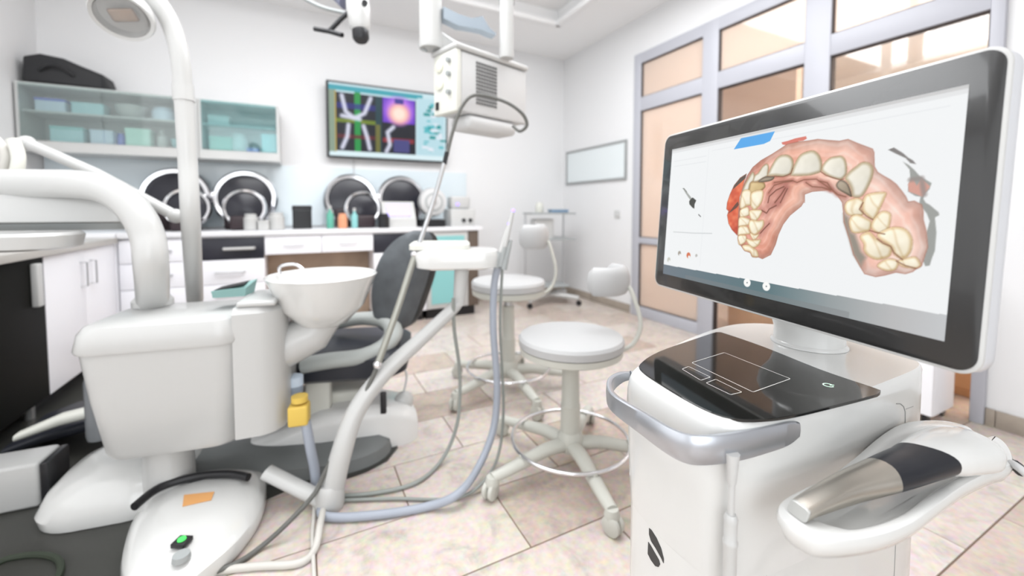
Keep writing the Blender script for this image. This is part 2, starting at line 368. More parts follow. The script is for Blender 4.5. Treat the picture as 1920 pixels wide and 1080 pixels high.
for i in range(3): MB().box((3.285, .81 + i * .515, .05), (3.299, .81 + (i + 1) * .515 - .006, .70), bev=.003).build('door', WOODO, wc)
lp = thing('ceiling_lamp', 'round grey disc ceiling lamp seen through the clear glass at top right', 'ceiling lamp', (6.08, 1.72, 2.95))
MB().lathe([(.30, 2.90), (.32, 2.91), (.32, 2.95)], Tm((6.08, 1.72, 0))).build('body', GREYL, lp)
MB().lathe([(.335, 2.93), (.345, 2.935), (.345, 2.95)], Tm((6.08, 1.72, 0))).build('glow_ring', mat('warm_glow', (1, .9, .8), .5, emit=(1.0, .85, .7), estr=1.2), lp)
# ------------------------------------------------------------ whiteboard and socket on the right wall
wb = thing('whiteboard', 'small blank whiteboard with thin grey frame hanging on the right wall', 'whiteboard', (XR, 3.81, 1.38))
MB().box((XR - .012, 3.30, 1.38), (XR - .001, 4.34, 1.745)).build('panel', BOARDM, wb, smooth=False)
f = MB()
for a, b in [((3.28, 1.36), (4.36, 1.385)), ((3.28, 1.74), (4.36, 1.765)), ((3.28, 1.386), (3.305, 1.739)), ((4.335, 1.386), (4.36, 1.739))]: f.box((XR - .02, a[0], a[1]), (XR - .0005, b[0], b[1]), bev=.002)
f.build('frame', mat('grey_frame', (.32, .33, .33), .4), wb)
sk = thing('wall_socket', 'white double socket on the right wall left of the glass partition', 'socket', (XR, 3.42, 1.0))
MB().box((XR - .008, 3.38, .96), (XR - .0005, 3.46, 1.04), bev=.002).build('plate', WHITE, sk)
MB().lathe([(.02, 0), (.02, .003), (.015, .004)], Tm((XR - .0081, 3.42, 1.0), 0, 0, -PI / 2), 20).build('insert', GREYL, sk)
# ------------------------------------------------------------ back wall cabinets
def cabinet(name, label, cat, x0, x1, y0, y1, z0, z1, fronts, group=None, legs=True):
    """fronts: (kind, fx0, fx1, z0, z1, material, handle) on the -Y face"""
    t = thing(name, label, cat, ((x0 + x1) / 2, (y0 + y1) / 2, 0), group)
    MB().box((x0, y0 + .02, z0), (x1, y1, z1), bev=.002).build('carcass', DOORW, t)
    for kind, a, b, c, d, m, hd in fronts:
        p = MB().box((a + .002, y0, c + .002), (b - .002, y0 + .0195, d - .002), bev=.002).build(kind, m, t)
        if hd: MB().tube([(hd[0], y0 - .001, hd[2]), (hd[0], y0 - .028, hd[2]), (hd[1], y0 - .028, hd[3]), (hd[1], y0 - .001, hd[3])], .008 if m is not DARKP else .012, 8).build('handle', STEEL if m is not DARKP else WHITE, p)
    if legs: MB().box((x0 + .02, y0 + .06, 0), (x1 - .02, y1 - .02, z0)).build('plinth', BLACK, t)
    return t
YC = 3.84
def drawers(a, b, mtop):
    h = [(.665, .835, mtop)] + [(.10 + .188 * i, .10 + .188 * (i + 1), DOORW) for i in range(3)]
    return [('drawer', a, b, c, d, m, (a + (b - a) * (.42 if m is DARKP else .3), b - (b - a) * (.15 if m is DARKP else .3), (c + d) / 2, (c + d) / 2)) for c, d, m in h]
cabinet('drawer_cabinet', 'white drawer cabinet with black top drawer on the back wall, left of the brown niche', 'cabinet', -.735, -.275, YC, YB - .01, .1, .845, drawers(-.735, -.275, DARKP))
cabinet('drawer_cabinet', 'white drawer cabinet with black top drawer on the back wall, right of the brown niche', 'cabinet', .56, 1.03, YC, YB - .01, .1, .845, drawers(.56, 1.03, DARKP))
cabinet('drawer_cabinet', 'white drawer cabinet at the left end of the back run behind the lamp post', 'cabinet', -1.16, -.737, YC, YB - .01, .1, .845, drawers(-1.16, -.737, DOORW))
nd = thing('niche_drawers', 'pair of shallow white drawers above the brown kneehole niche', 'drawers', (.14, 4.1, .68))
MB().box((-.273, YC + .02, .69), (.558, YB - .01, .845)).build('carcass', DOORW, nd)
for a in (-.273, .143):
    d = MB().box((a + .002, YC, .69), (a + .413, YC + .019, .843), bev=.002).build('drawer', DOORW, nd)
    MB().tube([(a + .14, YC - .001, .77), (a + .14, YC - .02, .77), (a + .28, YC - .02, .77), (a + .28, YC - .001, .77)], .005, 8).build('handle', STEEL, d)
MB().box((-.272, 4.15, .0), (.557, 4.17, .688)).build('back_panel', WOODT, nd, label='brown wood back panel')
tg = thing('glass_front_cabinet', 'low white cabinet with teal glass door at the right end of the back run', 'cabinet', (1.3, 4.1, 0))
MB().box((1.033, YC + .02, .1), (1.56, YB - .01, .845), bev=.002).build('carcass', DOORW, tg)
dd = MB().box((1.04, YC - .002, .11), (1.45, YC + .018, .84), bev=.003).build('door', WHITE, tg)
MB().box((1.08, YC - .008, .15), (1.41, YC - .0025, .80)).build('glass', TEAL, dd, label='teal glass')
MB().box((1.455, YC - .002, .1), (1.56, YC + .018, .845), bev=.003).build('side_panel', WOODD, tg, label='dark brown wood end panel')
MB().box((1.05, YC + .06, 0), (1.54, YB - .02, .1)).build('plinth', BLACK, tg)
wt = MB().box((-1.16, YC - .02, .846), (1.60, YB - .002, .885), bev=.004).build('worktop', COUNTER); tag(wt, 'long white worktop running along the back wall', 'worktop')
sp = MB().box((-1.74, YB - .012, .90), (1.66, YB - .001, 1.46)).build('splashback', SPLASH, smooth=False); tag(sp, 'pale blue glass splashback behind the back worktop', 'splashback')
# left run
XF = -1.17
lt = thing('base_cabinet', 'black-fronted base cabinet with vertical white handle at the left edge', 'cabinet', (-1.45, 2.7, 0))
MB().box((XL + .01, 2.35, .1), (XF - .02, 2.925, .815)).build('carcass', BLACKLAM, lt)
for a, b in [(2.35, 2.922)]:
    d = MB().box((XF - .019, a, .105), (XF, b, .812), bev=.002).build('door', BLACKLAM, lt)
    MB().box((XF + .001, b - .12, .58), (XF + .03, b - .075, .79), bev=.006).build('handle', WHITE, d, label='white bar handle')
for y in (2.45, 2.9): MB().lathe([(.022, 0), (.022, .1)], Tm((XF - .07, y, 0)), 12).build('foot', STEEL, lt)
wl2 = thing('base_cabinet', 'white two-door base cabinet along the left wall beside the black one', 'cabinet', (-1.45, 3.4, 0))
MB().box((XL + .01, 2.93, .1), (XF - .02, 3.81, .815)).build('carcass', DOORW, wl2)
for a, b in [(2.93, 3.37), (3.372, 3.81)]:
    d = MB().box((XF - .019, a, .105), (XF, b, .812), bev=.002).build('door', DOORW, wl2)
    hy = b - .06 if a < 3.1 else a + .06
    MB().tube([(XF, hy, .74), (XF + .03, hy, .74), (XF + .03, hy, .60), (XF, hy, .60)], .005, 8).build('handle', STEEL, d)
MB().box((XL + .02, 3.0, 0), (XF - .09, 3.8, .1)).build('plinth', BLACK, wl2)
w2 = MB().box((XL + .005, 2.35, .816), (XF + .02, 3.815, .856), bev=.004).build('worktop', COUNTERG); tag(w2, 'greige worktop on the left wall cabinets', 'worktop')
w3 = MB().box((XL + .005, 3.818, .846), (-1.165, YB - .015, .886), bev=.004).build('worktop', COUNTER); tag(w3, 'short corner piece of white worktop where the two runs meet', 'worktop')
cabinet('corner_cabinet', 'white corner cabinet between the left and back runs', 'cabinet', XL + .01, -1.165, YC, YB - .02, .1, .845, [('door', XL + .01, -1.165, .1, .84, DOORW, None)])
# upper cabinets
def upper(label, x0, x1, shelfx, GM=None):
    t = thing('wall_cabinet', label, 'wall cabinet', ((x0 + x1) / 2, YB - .17, 1.42))
    y0 = 4.10; y1 = YB - .014; z0, z1 = 1.46, 1.93
    MB().box((x0, y1 - .012, z0), (x1, y1, z1)).build('back_panel', WHITE, t, smooth=False)
    c = MB()
    c.box((x0, y0, z0), (x1, y1 - .013, z0 + .075)).box((x0, y0, z1 - .02), (x1, y1 - .013, z1)).box((x0, y0, z0 + .076), (x0 + .02, y1 - .013, z1 - .021)).box((x1 - .02, y0, z0 + .076), (x1, y1 - .013, z1 - .021))
    c.build('carcass', WHITE, t, smooth=False)
    MB().box((x0 + .021, y0 + .03, 1.735), (x1 - .021, y1 - .02, 1.748)).build('shelf', WHITE, t, smooth=False)
    n = shelfx; w = (x1 - x0 - .04) / n
    for i in range(n): MB().box((x0 + .02 + i * w + .002, y0 - .012, z0 + .078), (x0 + .02 + (i + 1) * w - .002, y0 - .006, z1 - .006)).build('glass_door', GM or CABG, t, label='tinted sliding glass')
    return t
upper('left white wall cabinet with aqua glass doors full of boxes', -1.735, -.83, 2)
upper('right white wall cabinet with one aqua glass door', -.72, -.16, 1, CABG2)
MB().box((-.826, 4.10, 1.46), (-.724, YB - .014, 1.93)).build('cabinet_spacer', WHITE); o_ = bpy.data.objects['cabinet_spacer']; tag(o_, 'narrow white filler panel between the two wall cabinets', 'panel')
def item(name, label, cat, x, z, w, h, m, shape='box', y=4.26, d=.14, m2=None, group=None):
    """small container on a shelf or worktop, base at z"""
    t = thing(name, label, cat, (x, y, z), group); M = Tm((x, y, z + .001))
    if shape == 'box':
        rbox(MB(), w, d, .012, [(0, .004), (.004, 0), (h * .8, 0)], M).build('body', m, t)
        rbox(MB(), w + .006, d + .006, .012, [(h * .802, 0), (h * .97, 0), (h, .006)], M).build('lid', m2 or m, t)
    elif shape == 'jar':
        r = w / 2; MB().lathe([(r * .9, 0), (r, .006), (r, h * .75), (r * .8, h * .82)], M, 20).build('body', m, t)
        MB().lathe([(r * .82, h * .822), (r * .82, h * .97), (r * .7, h)], M, 20).build('lid', m2 or m, t)
    elif shape == 'bottle':
        r = w / 2; MB().lathe([(r * .9, 0), (r, .006), (r, h * .6), (r * .4, h * .75), (r * .4, h * .84)], M, 20).build('body', m, t)
        MB().lathe([(r * .45, h * .842), (r * .45, h)], M, 14).build('cap', m2 or WHITE, t)
    elif shape == 'bowl':
        r = w / 2; MB().lathe([(r * .45, 0), (r * .8, h * .35), (r, h), (r * .96, h), (r * .75, h * .4), (.01, h * .1)], M, 24).build('bowl', m, t)
        MB().lathe([(r * .4, .0), (r * .42, .004)], M, 20).build('foot_ring', m2 or m, t)
    return t
G1 = 'containers inside the wall cabinets'; zl, zu = 1.536, 1.749
item('plastic_box', 'violet-blue box on the upper shelf at the left end of the wall cabinet', 'box', -1.60, zu, .16, .10, PALEB, group=G1, m2=BLUE)
item('plastic_box', 'aqua box on the upper shelf beside the violet-blue one', 'box', -1.40, zu, .18, .09, AQUA, group=G1)
item('mixing_bowl', 'wide white bowl on the upper shelf of the left wall cabinet', 'bowl', -1.17, zu, .20, .10, WHITE, 'bowl', group=G1)
item('storage_tub', 'round pale tub on the upper shelf near the right of the left cabinet', 'tub', -.97, zu, .15, .11, PALEB, 'jar', group=G1)
item('plastic_box', 'aqua box on the bottom shelf at the left of the left cabinet', 'box', -1.52, zl, .18, .12, AQUA, group=G1, m2=TEAL)
item('plastic_box', 'pale blue box on the bottom shelf beside a dark blue jar', 'box', -1.33, zl, .13, .11, PALEB, group=G1)
item('blue_jar', 'small dark blue jar on the bottom shelf of the left cabinet', 'jar', -1.235, zl, .05, .10, BLUE, 'jar', group=G1)
item('plastic_box', 'mint green box on the bottom shelf in the middle of the left cabinet', 'box', -1.12, zl, .15, .14, mat('mint', (.50, .78, .68), .5), group=G1)
item('bottle', 'white bottle on the bottom shelf near the right of the left cabinet', 'bottle', -.985, zl, .07, .15, WHITE, 'bottle', group=G1)
item('glass_bowl', 'small clear-blue bowl on the bottom shelf at the right of the left cabinet', 'bowl', -.89, zl, .09, .08, AQUA, 'bowl', group=G1)
item('plastic_box', 'white box on the upper shelf of the right wall cabinet', 'box', -.60, zu, .15, .08, WHITE, group=G1)
item('storage_tub', 'white round tub in the right wall cabinet', 'tub', -.47, zl, .13, .16, WHITE, 'jar', group=G1)
item('green_pack', 'dark green package on the bottom shelf of the right wall cabinet', 'package', -.59, zl, .16, .12, GREEN, group=G1)
item('blue_pack', 'small blue packet on the bottom shelf of the right wall cabinet', 'packet', -.365, zl, .09, .04, BLUE, group=G1)
item('plastic_box', 'aqua box at the right end of the right wall cabinet', 'box', -.24, zl, .12, .17, AQUA, group=G1)
# black bag on the wall cabinet
bg_ = thing('black_case', 'black soft case lying on top of the left wall cabinet', 'case', (-1.5, 4.25, 1.931))
secs = []
for x, h, d in [(-1.72, .05, .10), (-1.70, .19, .13), (-1.62, .215, .14), (-1.50, .20, .14), (-1.43, .17, .13), (-1.30, .12, .12), (-1.285, .08, .10)]:
    secs.append([Vector((x, 4.27 + v.x, 1.932 + v.y)) for v in rrect(0, h / 2, 2 * d, h, .03, 0)])
MB().loft(secs).build('body', RUBBER, bg_)
MB().tube(smooth_path([(-1.62, 4.125, 2.02), (-1.56, 4.10, 2.06), (-1.5, 4.10, 2.06), (-1.44, 4.125, 2.01)]), .010, 8).build('handle', BLACK, bg_)
# ------------------------------------------------------------ TV
tv = thing('wall_television', 'wall-mounted television showing dental scans on the back wall', 'television', (.82, YB, 1.9))
TX0, TX1, TZ0, TZ1 = .225, 1.415, 1.555, 2.275
M_ = Matrix.Translation((.82, YB - .06, 1.915)) @ Matrix.Rotation(R(3), 4, 'X')
rbox(MB(), 1.19, .72, .012, [(0, 0), (.04, 0), (.045, .004)], M_ @ Matrix.Rotation(PI / 2, 4, 'X')).build('housing', BLACK, tv)
MB().box((-.2, .001, -.15), (.2, .055, .15), M_).build('wall_bracket', BLACK, tv)
def paint_mesh(name, arr, origin, du, dv, m, parent, label=None):
    """arr: H x W x 3 linear colours, row 0 = bottom"""
    H_, W_ = arr.shape[:2]; uu, vv = np.meshgrid(np.linspace(0, 1, W_), np.linspace(0, 1, H_))
    P = np.array(origin)[None, :] + uu.ravel()[:, None] * np.array(du) + vv.ravel()[:, None] * np.array(dv)
    idx = np.arange(H_ * W_).reshape(H_, W_); q = np.stack([idx[:-1, :-1], idx[:-1, 1:], idx[1:, 1:], idx[1:, :-1]], -1).reshape(-1, 4)
    me = bpy.data.meshes.new(name); me.vertices.add(len(P)); me.vertices.foreach_set('co', P.astype(np.float32).ravel())
    me.loops.add(q.size); me.loops.foreach_set('vertex_index', q.astype(np.int32).ravel()); me.polygons.add(len(q)); me.polygons.foreach_set('loop_start', np.arange(0, q.size, 4, dtype=np.int32))
    me.update(calc_edges=True)
    ca = me.color_attributes.new('shown', 'FLOAT_COLOR', 'POINT'); c4 = np.ones((len(P), 4), np.float32); c4[:, :3] = arr.reshape(-1, 3); ca.data.foreach_set('color', c4.ravel())
    me.materials.append(m); return link(name, me, parent, label=label)
def screenmat(name, strength, gloss):
    m = bpy.data.materials.new(name); m.use_nodes = True; nt = m.node_tree; b = nt.nodes['Principled BSDF']
    a = nt.nodes.new('ShaderNodeAttribute'); a.attribute_name = 'shown'
    b.inputs['Base Color'].default_value = (.01, .01, .01, 1); b.inputs['Roughness'].default_value = .35; b.inputs['Specular IOR Level'].default_value = gloss
    nt.links.new(a.outputs['Color'], b.inputs['Emission Color']); b.inputs['Emission Strength'].default_value = strength; return m
def lin(c): c = np.asarray(c, float) / 255.0; return np.where(c <= .04045, c / 12.92, ((c + .055) / 1.055) ** 2.4)
class Paint:
    def __init__(s, W, H, asp, col): s.W, s.H, s.asp = W, H, asp; s.a = np.ones((H, W, 3)) * np.array(col, float); s.x, s.y = np.meshgrid(np.linspace(0, 1, W), np.linspace(0, 1, H))
    def sd(s, poly, closed=True, box=True):
        """distance (in heights) to outline and inside mask"""
        P = np.array(poly, float); X = s.x * s.asp; Y = s.y; px = P[:, 0] * s.asp; py = P[:, 1]
        d = np.full(X.shape, 9.0); ins = np.zeros(X.shape, bool); n = len(P)
        for i in range(n if closed else n - 1):
            x0, y0, x1, y1 = px[i], py[i], px[(i + 1) % n], py[(i + 1) % n]
            ex, ey = x1 - x0, y1 - y0; L = ex * ex + ey * ey + 1e-12; t = np.clip(((X - x0) * ex + (Y - y0) * ey) / L, 0, 1)
            d = np.minimum(d, np.hypot(X - x0 - t * ex, Y - y0 - t * ey))
            if closed: c = ((y0 > Y) != (y1 > Y)) & (X < ex * (Y - y0) / (ey if abs(ey) > 1e-12 else 1e-12) + x0); ins ^= c
        return d, ins
    def blend(s, mask, col): s.a = s.a * (1 - mask[..., None]) + np.asarray(col, float) * mask[..., None]
    def fill(s, poly, col, soft=.003):
        d, i = s.sd(poly); m = np.clip(np.where(i, .5 + d / soft, .5 - d / soft), 0, 1); s.blend(m, col); return d, i, m
    def line(s, poly, col, w, op=1.0): d, _ = s.sd(poly, False); s.blend(op * np.clip(1.3 - d / w, 0, 1), col)
    def disc(s, cx, cy, r, col, soft=.004, ry=None): d = np.hypot((s.x - cx) * s.asp, (s.y - cy) * (r / ry if ry else 1)) - r; s.blend(np.clip(.5 - d / soft, 0, 1), col)
    def rect(s, x0, y0, x1, y1, col, op=1.0): s.blend(op * ((s.x >= x0) & (s.x <= x1) & (s.y >= y0) & (s.y <= y1)).astype(float), col)
def vnoise(W, H, cells, seed):
    rs = np.random.RandomState(seed); g = rs.rand(cells + 2, int(cells * 1.8) + 2); y = np.linspace(0, cells, H); x = np.linspace(0, int(cells * 1.8), W)
    yi, xi = y.astype(int), x.astype(int); fy, fx = (y - yi)[:, None], (x - xi)[None, :]; fy = fy * fy * (3 - 2 * fy); fx = fx * fx * (3 - 2 * fx)
    return (g[yi][:, xi] * (1 - fy) * (1 - fx) + g[yi + 1][:, xi] * fy * (1 - fx) + g[yi][:, xi + 1] * (1 - fy) * fx + g[yi + 1][:, xi + 1] * fy * fx)
tp = Paint(230, 130, 1.65, (205, 232, 240))
tp.rect(0, .90, .78, .97, (60, 165, 180)); tp.rect(0, 0, 1, .07, (225, 245, 250)); tp.rect(0, .06, .05, .9, (140, 160, 140)); tp.rect(.045, .06, .055, .9, (190, 160, 50))
tp.rect(.055, .07, .72, .88, (16, 20, 34)); tp.rect(.37, .07, .42, .88, (20, 60, 70)); tp.rect(.37, .07, .41, .48, (110, 110, 50)); tp.rect(.055, .47, .37, .52, (110, 130, 30))
tp.rect(.20, .07, .245, .9, (30, 150, 70)); tp.rect(.06, .25, .37, .31, (120, 25, 35), .7); tp.rect(.06, .66, .37, .74, (40, 40, 150), .7); tp.rect(.43, .24, .70, .30, (140, 40, 50))
tp.rect(.52, .10, .66, .28, (70, 70, 130)); tp.rect(.43, .52, .71, .88, (110, 60, 200)); tp.disc(.57, .70, .20, (190, 120, 240), .1); tp.disc(.57, .66, .15, (255, 180, 170), .08); tp.disc(.57, .66, .10, (255, 235, 220), .08); tp.rect(.53, .80, .61, .88, (60, 50, 150))
for pl in [[(.10, .84), (.13, .62), (.19, .55)], [(.33, .84), (.28, .62), (.21, .55)], [(.10, .56), (.24, .53)], [(.15, .44), (.14, .28), (.10, .12)], [(.27, .44), (.30, .28), (.32, .12)], [(.52, .46), (.47, .38), (.49, .20), (.46, .10)]]: tp.line(pl, (220, 222, 240), .035)
tp.rect(.73, .07, .98, .93, (190, 225, 235))
rs_ = np.random.RandomState(3)
for k in range(34): x, y = .75 + .20 * rs_.rand(), .12 + .76 * rs_.rand(); tp.rect(x, y, x + .03 + .04 * rs_.rand(), y + .025 + .02 * rs_.rand(), [(20, 150, 150), (235, 240, 250), (90, 190, 200)][rs_.randint(3)])
Mv = M_.to_3x3(); o0 = M_ @ Vector((-.573, -.0465, -.342))
paint_mesh('screen', lin(tp.a), o0, Mv @ Vector((1.15, 0, 0)), Mv @ Vector((0, 0, .684)), screenmat('television_picture', .74, .3), tv, 'bright dental scan pictures')
cb = MB().tube([(.47, YB - .018, 1.56), (.47, YB - .018, .89)], .006, 8).build('television_cable', GREYL); tag(cb, 'thin grey cable hanging down from the television to the worktop', 'cable')
# ------------------------------------------------------------ round black discs on the back worktop
def round_hood(x, y, z, r, label, first=[None]):
    zb = z
    if True:
        t = thing('round_hood', label, 'extraction hood', (x, y, zb), 'round black hoods with chrome rims on the back worktop')
        M = Tm((x, y, zb + r + .02), 0, PI / 2 - .12)
        MB().lathe([(.01, .02), (r * .5, .012), (r * .80, 0), (r * .80, -.02), (.01, -.05)], M @ Tm((0, 0, 0)), 36).build('shield', mat('hood_black', (.02, .02, .028), .22), t)
        MB().lathe([(r * .78, -.015), (r * .82, .02), (r * .93, .025), (r, .0), (r * .97, -.02), (r * .84, -.03)], M, 40).build('rim', CHROME, t, label='polished chrome rim')
        MB().box((x - r * .62, y - .085, zb + .0005), (x + r * .62, y - .045, zb + r * .72), bev=.02).build('front_guard', mat('plum_black', (.035, .022, .026), .4), t)
        MB().box((x - .03, y + .03, zb), (x + .03, y + .075, zb + r), bev=.006).build('upright', BLACK, t)
        rbox(MB(), r * .9, .16, .03, [(0, 0), (.02, 0), (.025, .004)], Tm((x, y + .02, zb))).build('base', BLACK, t)
WT = .8855
for x, lab in [(-.918, 'large round black hood with chrome rim half hidden by the lamp post'), (-.435, 'large round black hood with chrome rim under the right wall cabinet'), (.424, 'large round black hood with chrome rim under the left part of the television'), (.907, 'large round black hood with chrome rim under the right part of the television')]: round_hood(x, 4.28, WT, .245, lab)
for x, lab in [(-.80, 'smaller black hood leaning in front of the one next to the lamp post'), (-.42, 'smaller black hood in front of the large one under the right wall cabinet'), (.50, 'smaller black hood in front of the large one under the television left part')]: round_hood(x, 4.05, WT, .16, lab)
for a in [('jar', 'round white jar on the back worktop in front of the left hoods', 'jar', -.37, WT, .10, .13, WHITE, 'jar', 3.93), ('jar', 'square-shouldered white canister on the back worktop left of the black box', 'jar', -.19, WT, .12, .14, WHITE, 'jar', 3.95),
          ('black_box', 'black box on the back worktop between the two pairs of hoods', 'box', .0, WT, .15, .20, BLACK, 'box', 4.10), ('green_bottle', 'dark green bottle on the back worktop under the television', 'bottle', .22, WT, .06, .20, GREEN, 'bottle', 4.0),
          ('orange_jar', 'orange jar between two green bottles on the back worktop', 'jar', .32, WT, .08, .13, mat('orange_jar', (.8, .35, .2), .4), 'jar', 3.98), ('green_bottle', 'teal green bottle right of the orange jar on the back worktop', 'bottle', .42, WT, .06, .18, TEAL, 'bottle', 3.98),
          ('black_jar', 'black jar on the back worktop left of the violet-tinted device', 'jar', .66, WT, .10, .13, BLACK, 'jar', 3.89), ('black_jar', 'black jar next to the lamp post on the back worktop', 'jar', -1.02, WT, .11, .12, BLACK, 'jar', 3.98),
          ('white_tray_box', 'small white box on the back worktop beside the round jar', 'box', -.28, WT, .08, .08, WHITE, 'box', 3.93)]:
    item(a[0], a[1], a[2], a[3], a[4], a[5], a[6], a[7], a[8], y=a[9], d=.10)
dv = thing('benchtop_device', 'white benchtop device with sloping violet-tinted front on the back worktop', 'device', (.80, 4.0, WT))
secs = [[Vector((x, 3.90 + a, WT + .001 + b)) for a, b in [(0, 0), (.22, 0), (.22, .22), (.12, .24), (.02, .08)]] for x in (.66, .96)]
MB().loft(secs).build('body', WHITE, dv, smooth=False)
MB().add([Vector((x, 3.90 + a - .003, WT + b + .004)) for x, a, b in [(.70, .03, .10), (.92, .03, .10), (.92, .105, .215), (.70, .105, .215)]], [(0, 1, 2, 3)]).build('display', mat('violet_display', (.4, .35, .8), .3, emit=(.55, .48, .95), estr=.5), dv, recalc=False)
MB().lathe([(.012, 0), (.012, .008)], Tm((.68, 3.898, WT + .035), 0, PI / 2), 12).build('knob', BLACK, dv)
ms = thing('bench_microscope', 'grey tabletop polishing unit with round fan cover at the right end of the worktop', 'polishing unit', (1.15, 4.0, WT))
rbox(MB(), .24, .26, .03, [(0, 0), (.06, 0), (.07, .01)], Tm((1.13, 4.02, WT + .001))).build('base', BLACK, ms)
MB().lathe([(.05, -.06), (.13, -.05), (.145, 0), (.13, .05), (.05, .07)], Tm((1.16, 4.06, WT + .24), 0, PI / 2), 28).build('fan_housing', GREYL, ms)
MB().lathe([(.09, .0), (.09, .012), (.03, .02)], Tm((1.16, 4.01, WT + .24), 0, PI / 2), 24).build('grille', GREYP, ms)
MB().tube([(1.10, 4.02, WT + .07), (1.14, 4.06, WT + .2)], .035, 12).build('neck', GREYP, ms)
wd = thing('white_device', 'white box device with two dark knobs at the far right end of the back worktop', 'device', (1.44, 4.05, WT))
rbox(MB(), .26, .26, .02, [(0, 0), (.16, 0), (.17, .006)], Tm((1.44, 4.06, WT + .001))).build('body', WHITE, wd)
MB().box((1.34, 4.0, WT + .173), (1.54, 4.16, WT + .30), bev=.02).build('top_housing', WHITE, wd)
for x in (1.44, 1.51): MB().lathe([(.02, 0), (.018, .02)], Tm((x, 3.929, WT + .06), 0, PI / 2), 14).build('knob', RUBBER, wd)
MB().lathe([(.014, 0), (.013, .012)], Tm((1.40, 3.998, WT + .22), 0, PI / 2), 14).build('indicator', VLEDM, wd)
# ============================================================ trolley in the corner
tr = thing('instrument_trolley', 'white wheeled instrument trolley with thin grey shelves in the far right corner', 'trolley', (2.45, 3.95, 0))
TMx = Tm((2.45, 3.95, 0), R(-12))
for z, w, d in [(1.0, .50, .36), (.72, .50, .36)]: MB().box((-w / 2, -d / 2, z), (w / 2, d / 2, z + .018), TMx, bev=.004).build('shelf', GREYP, tr)
MB().box((-.2, -.14, .20), (.2, .14, .22), TMx, bev=.004).build('shelf', GREYP, tr)
for x in (-.23, .23): MB().tube([TMx @ Vector((x, .14, .08)), TMx @ Vector((x, .14, 1.0))], .011, 8).build('post', STEEL, tr)
rbox(MB(), .22, .2, .03, [(.739, .0), (.94, 0), (.95, .01)], TMx @ Tm((-.08, 0, 0))).build('drawer_box', WHITE, tr)
for i, (x, y) in enumerate([(-.28, -.2), (.28, -.2), (-.28, .2), (.28, .2)]):
    lg = MB().tube([TMx @ Vector((0, 0, .11)), TMx @ Vector((x * .6, y * .6, .10)), TMx @ Vector((x, y, .085))], [.03, .028, .024], 10).build('leg', WHITE, tr)
    MB().lathe([(.026, -.014), (.03, -.008), (.03, .008), (.026, .014)], TMx @ Tm((x, y, .031), 0, PI / 2), 16).build('caster', BLACK, lg)
bx = item('blue_tray', 'small blue tray lying on top of the corner trolley', 'tray', 0, 0, .2, .035, mat('slate_blue', (.2, .3, .42), .4))
bx.location = TMx @ Vector((.11, 0, 1.0185)); bx.rotation_euler = (0, 0, R(-12))
for k in kids(bx): k.matrix_parent_inverse = Matrix.Translation((0, -4.26, 0))
pw = item('instrument_pot', 'small white pot with pinkish cap on top of the corner trolley', 'pot', 0, 0, .09, .11, CREAM, 'jar')
pw.location = TMx @ Vector((-.11, 0, 1.0185))
for k in kids(pw): k.matrix_parent_inverse = Matrix.Translation((0, -4.26, 0))
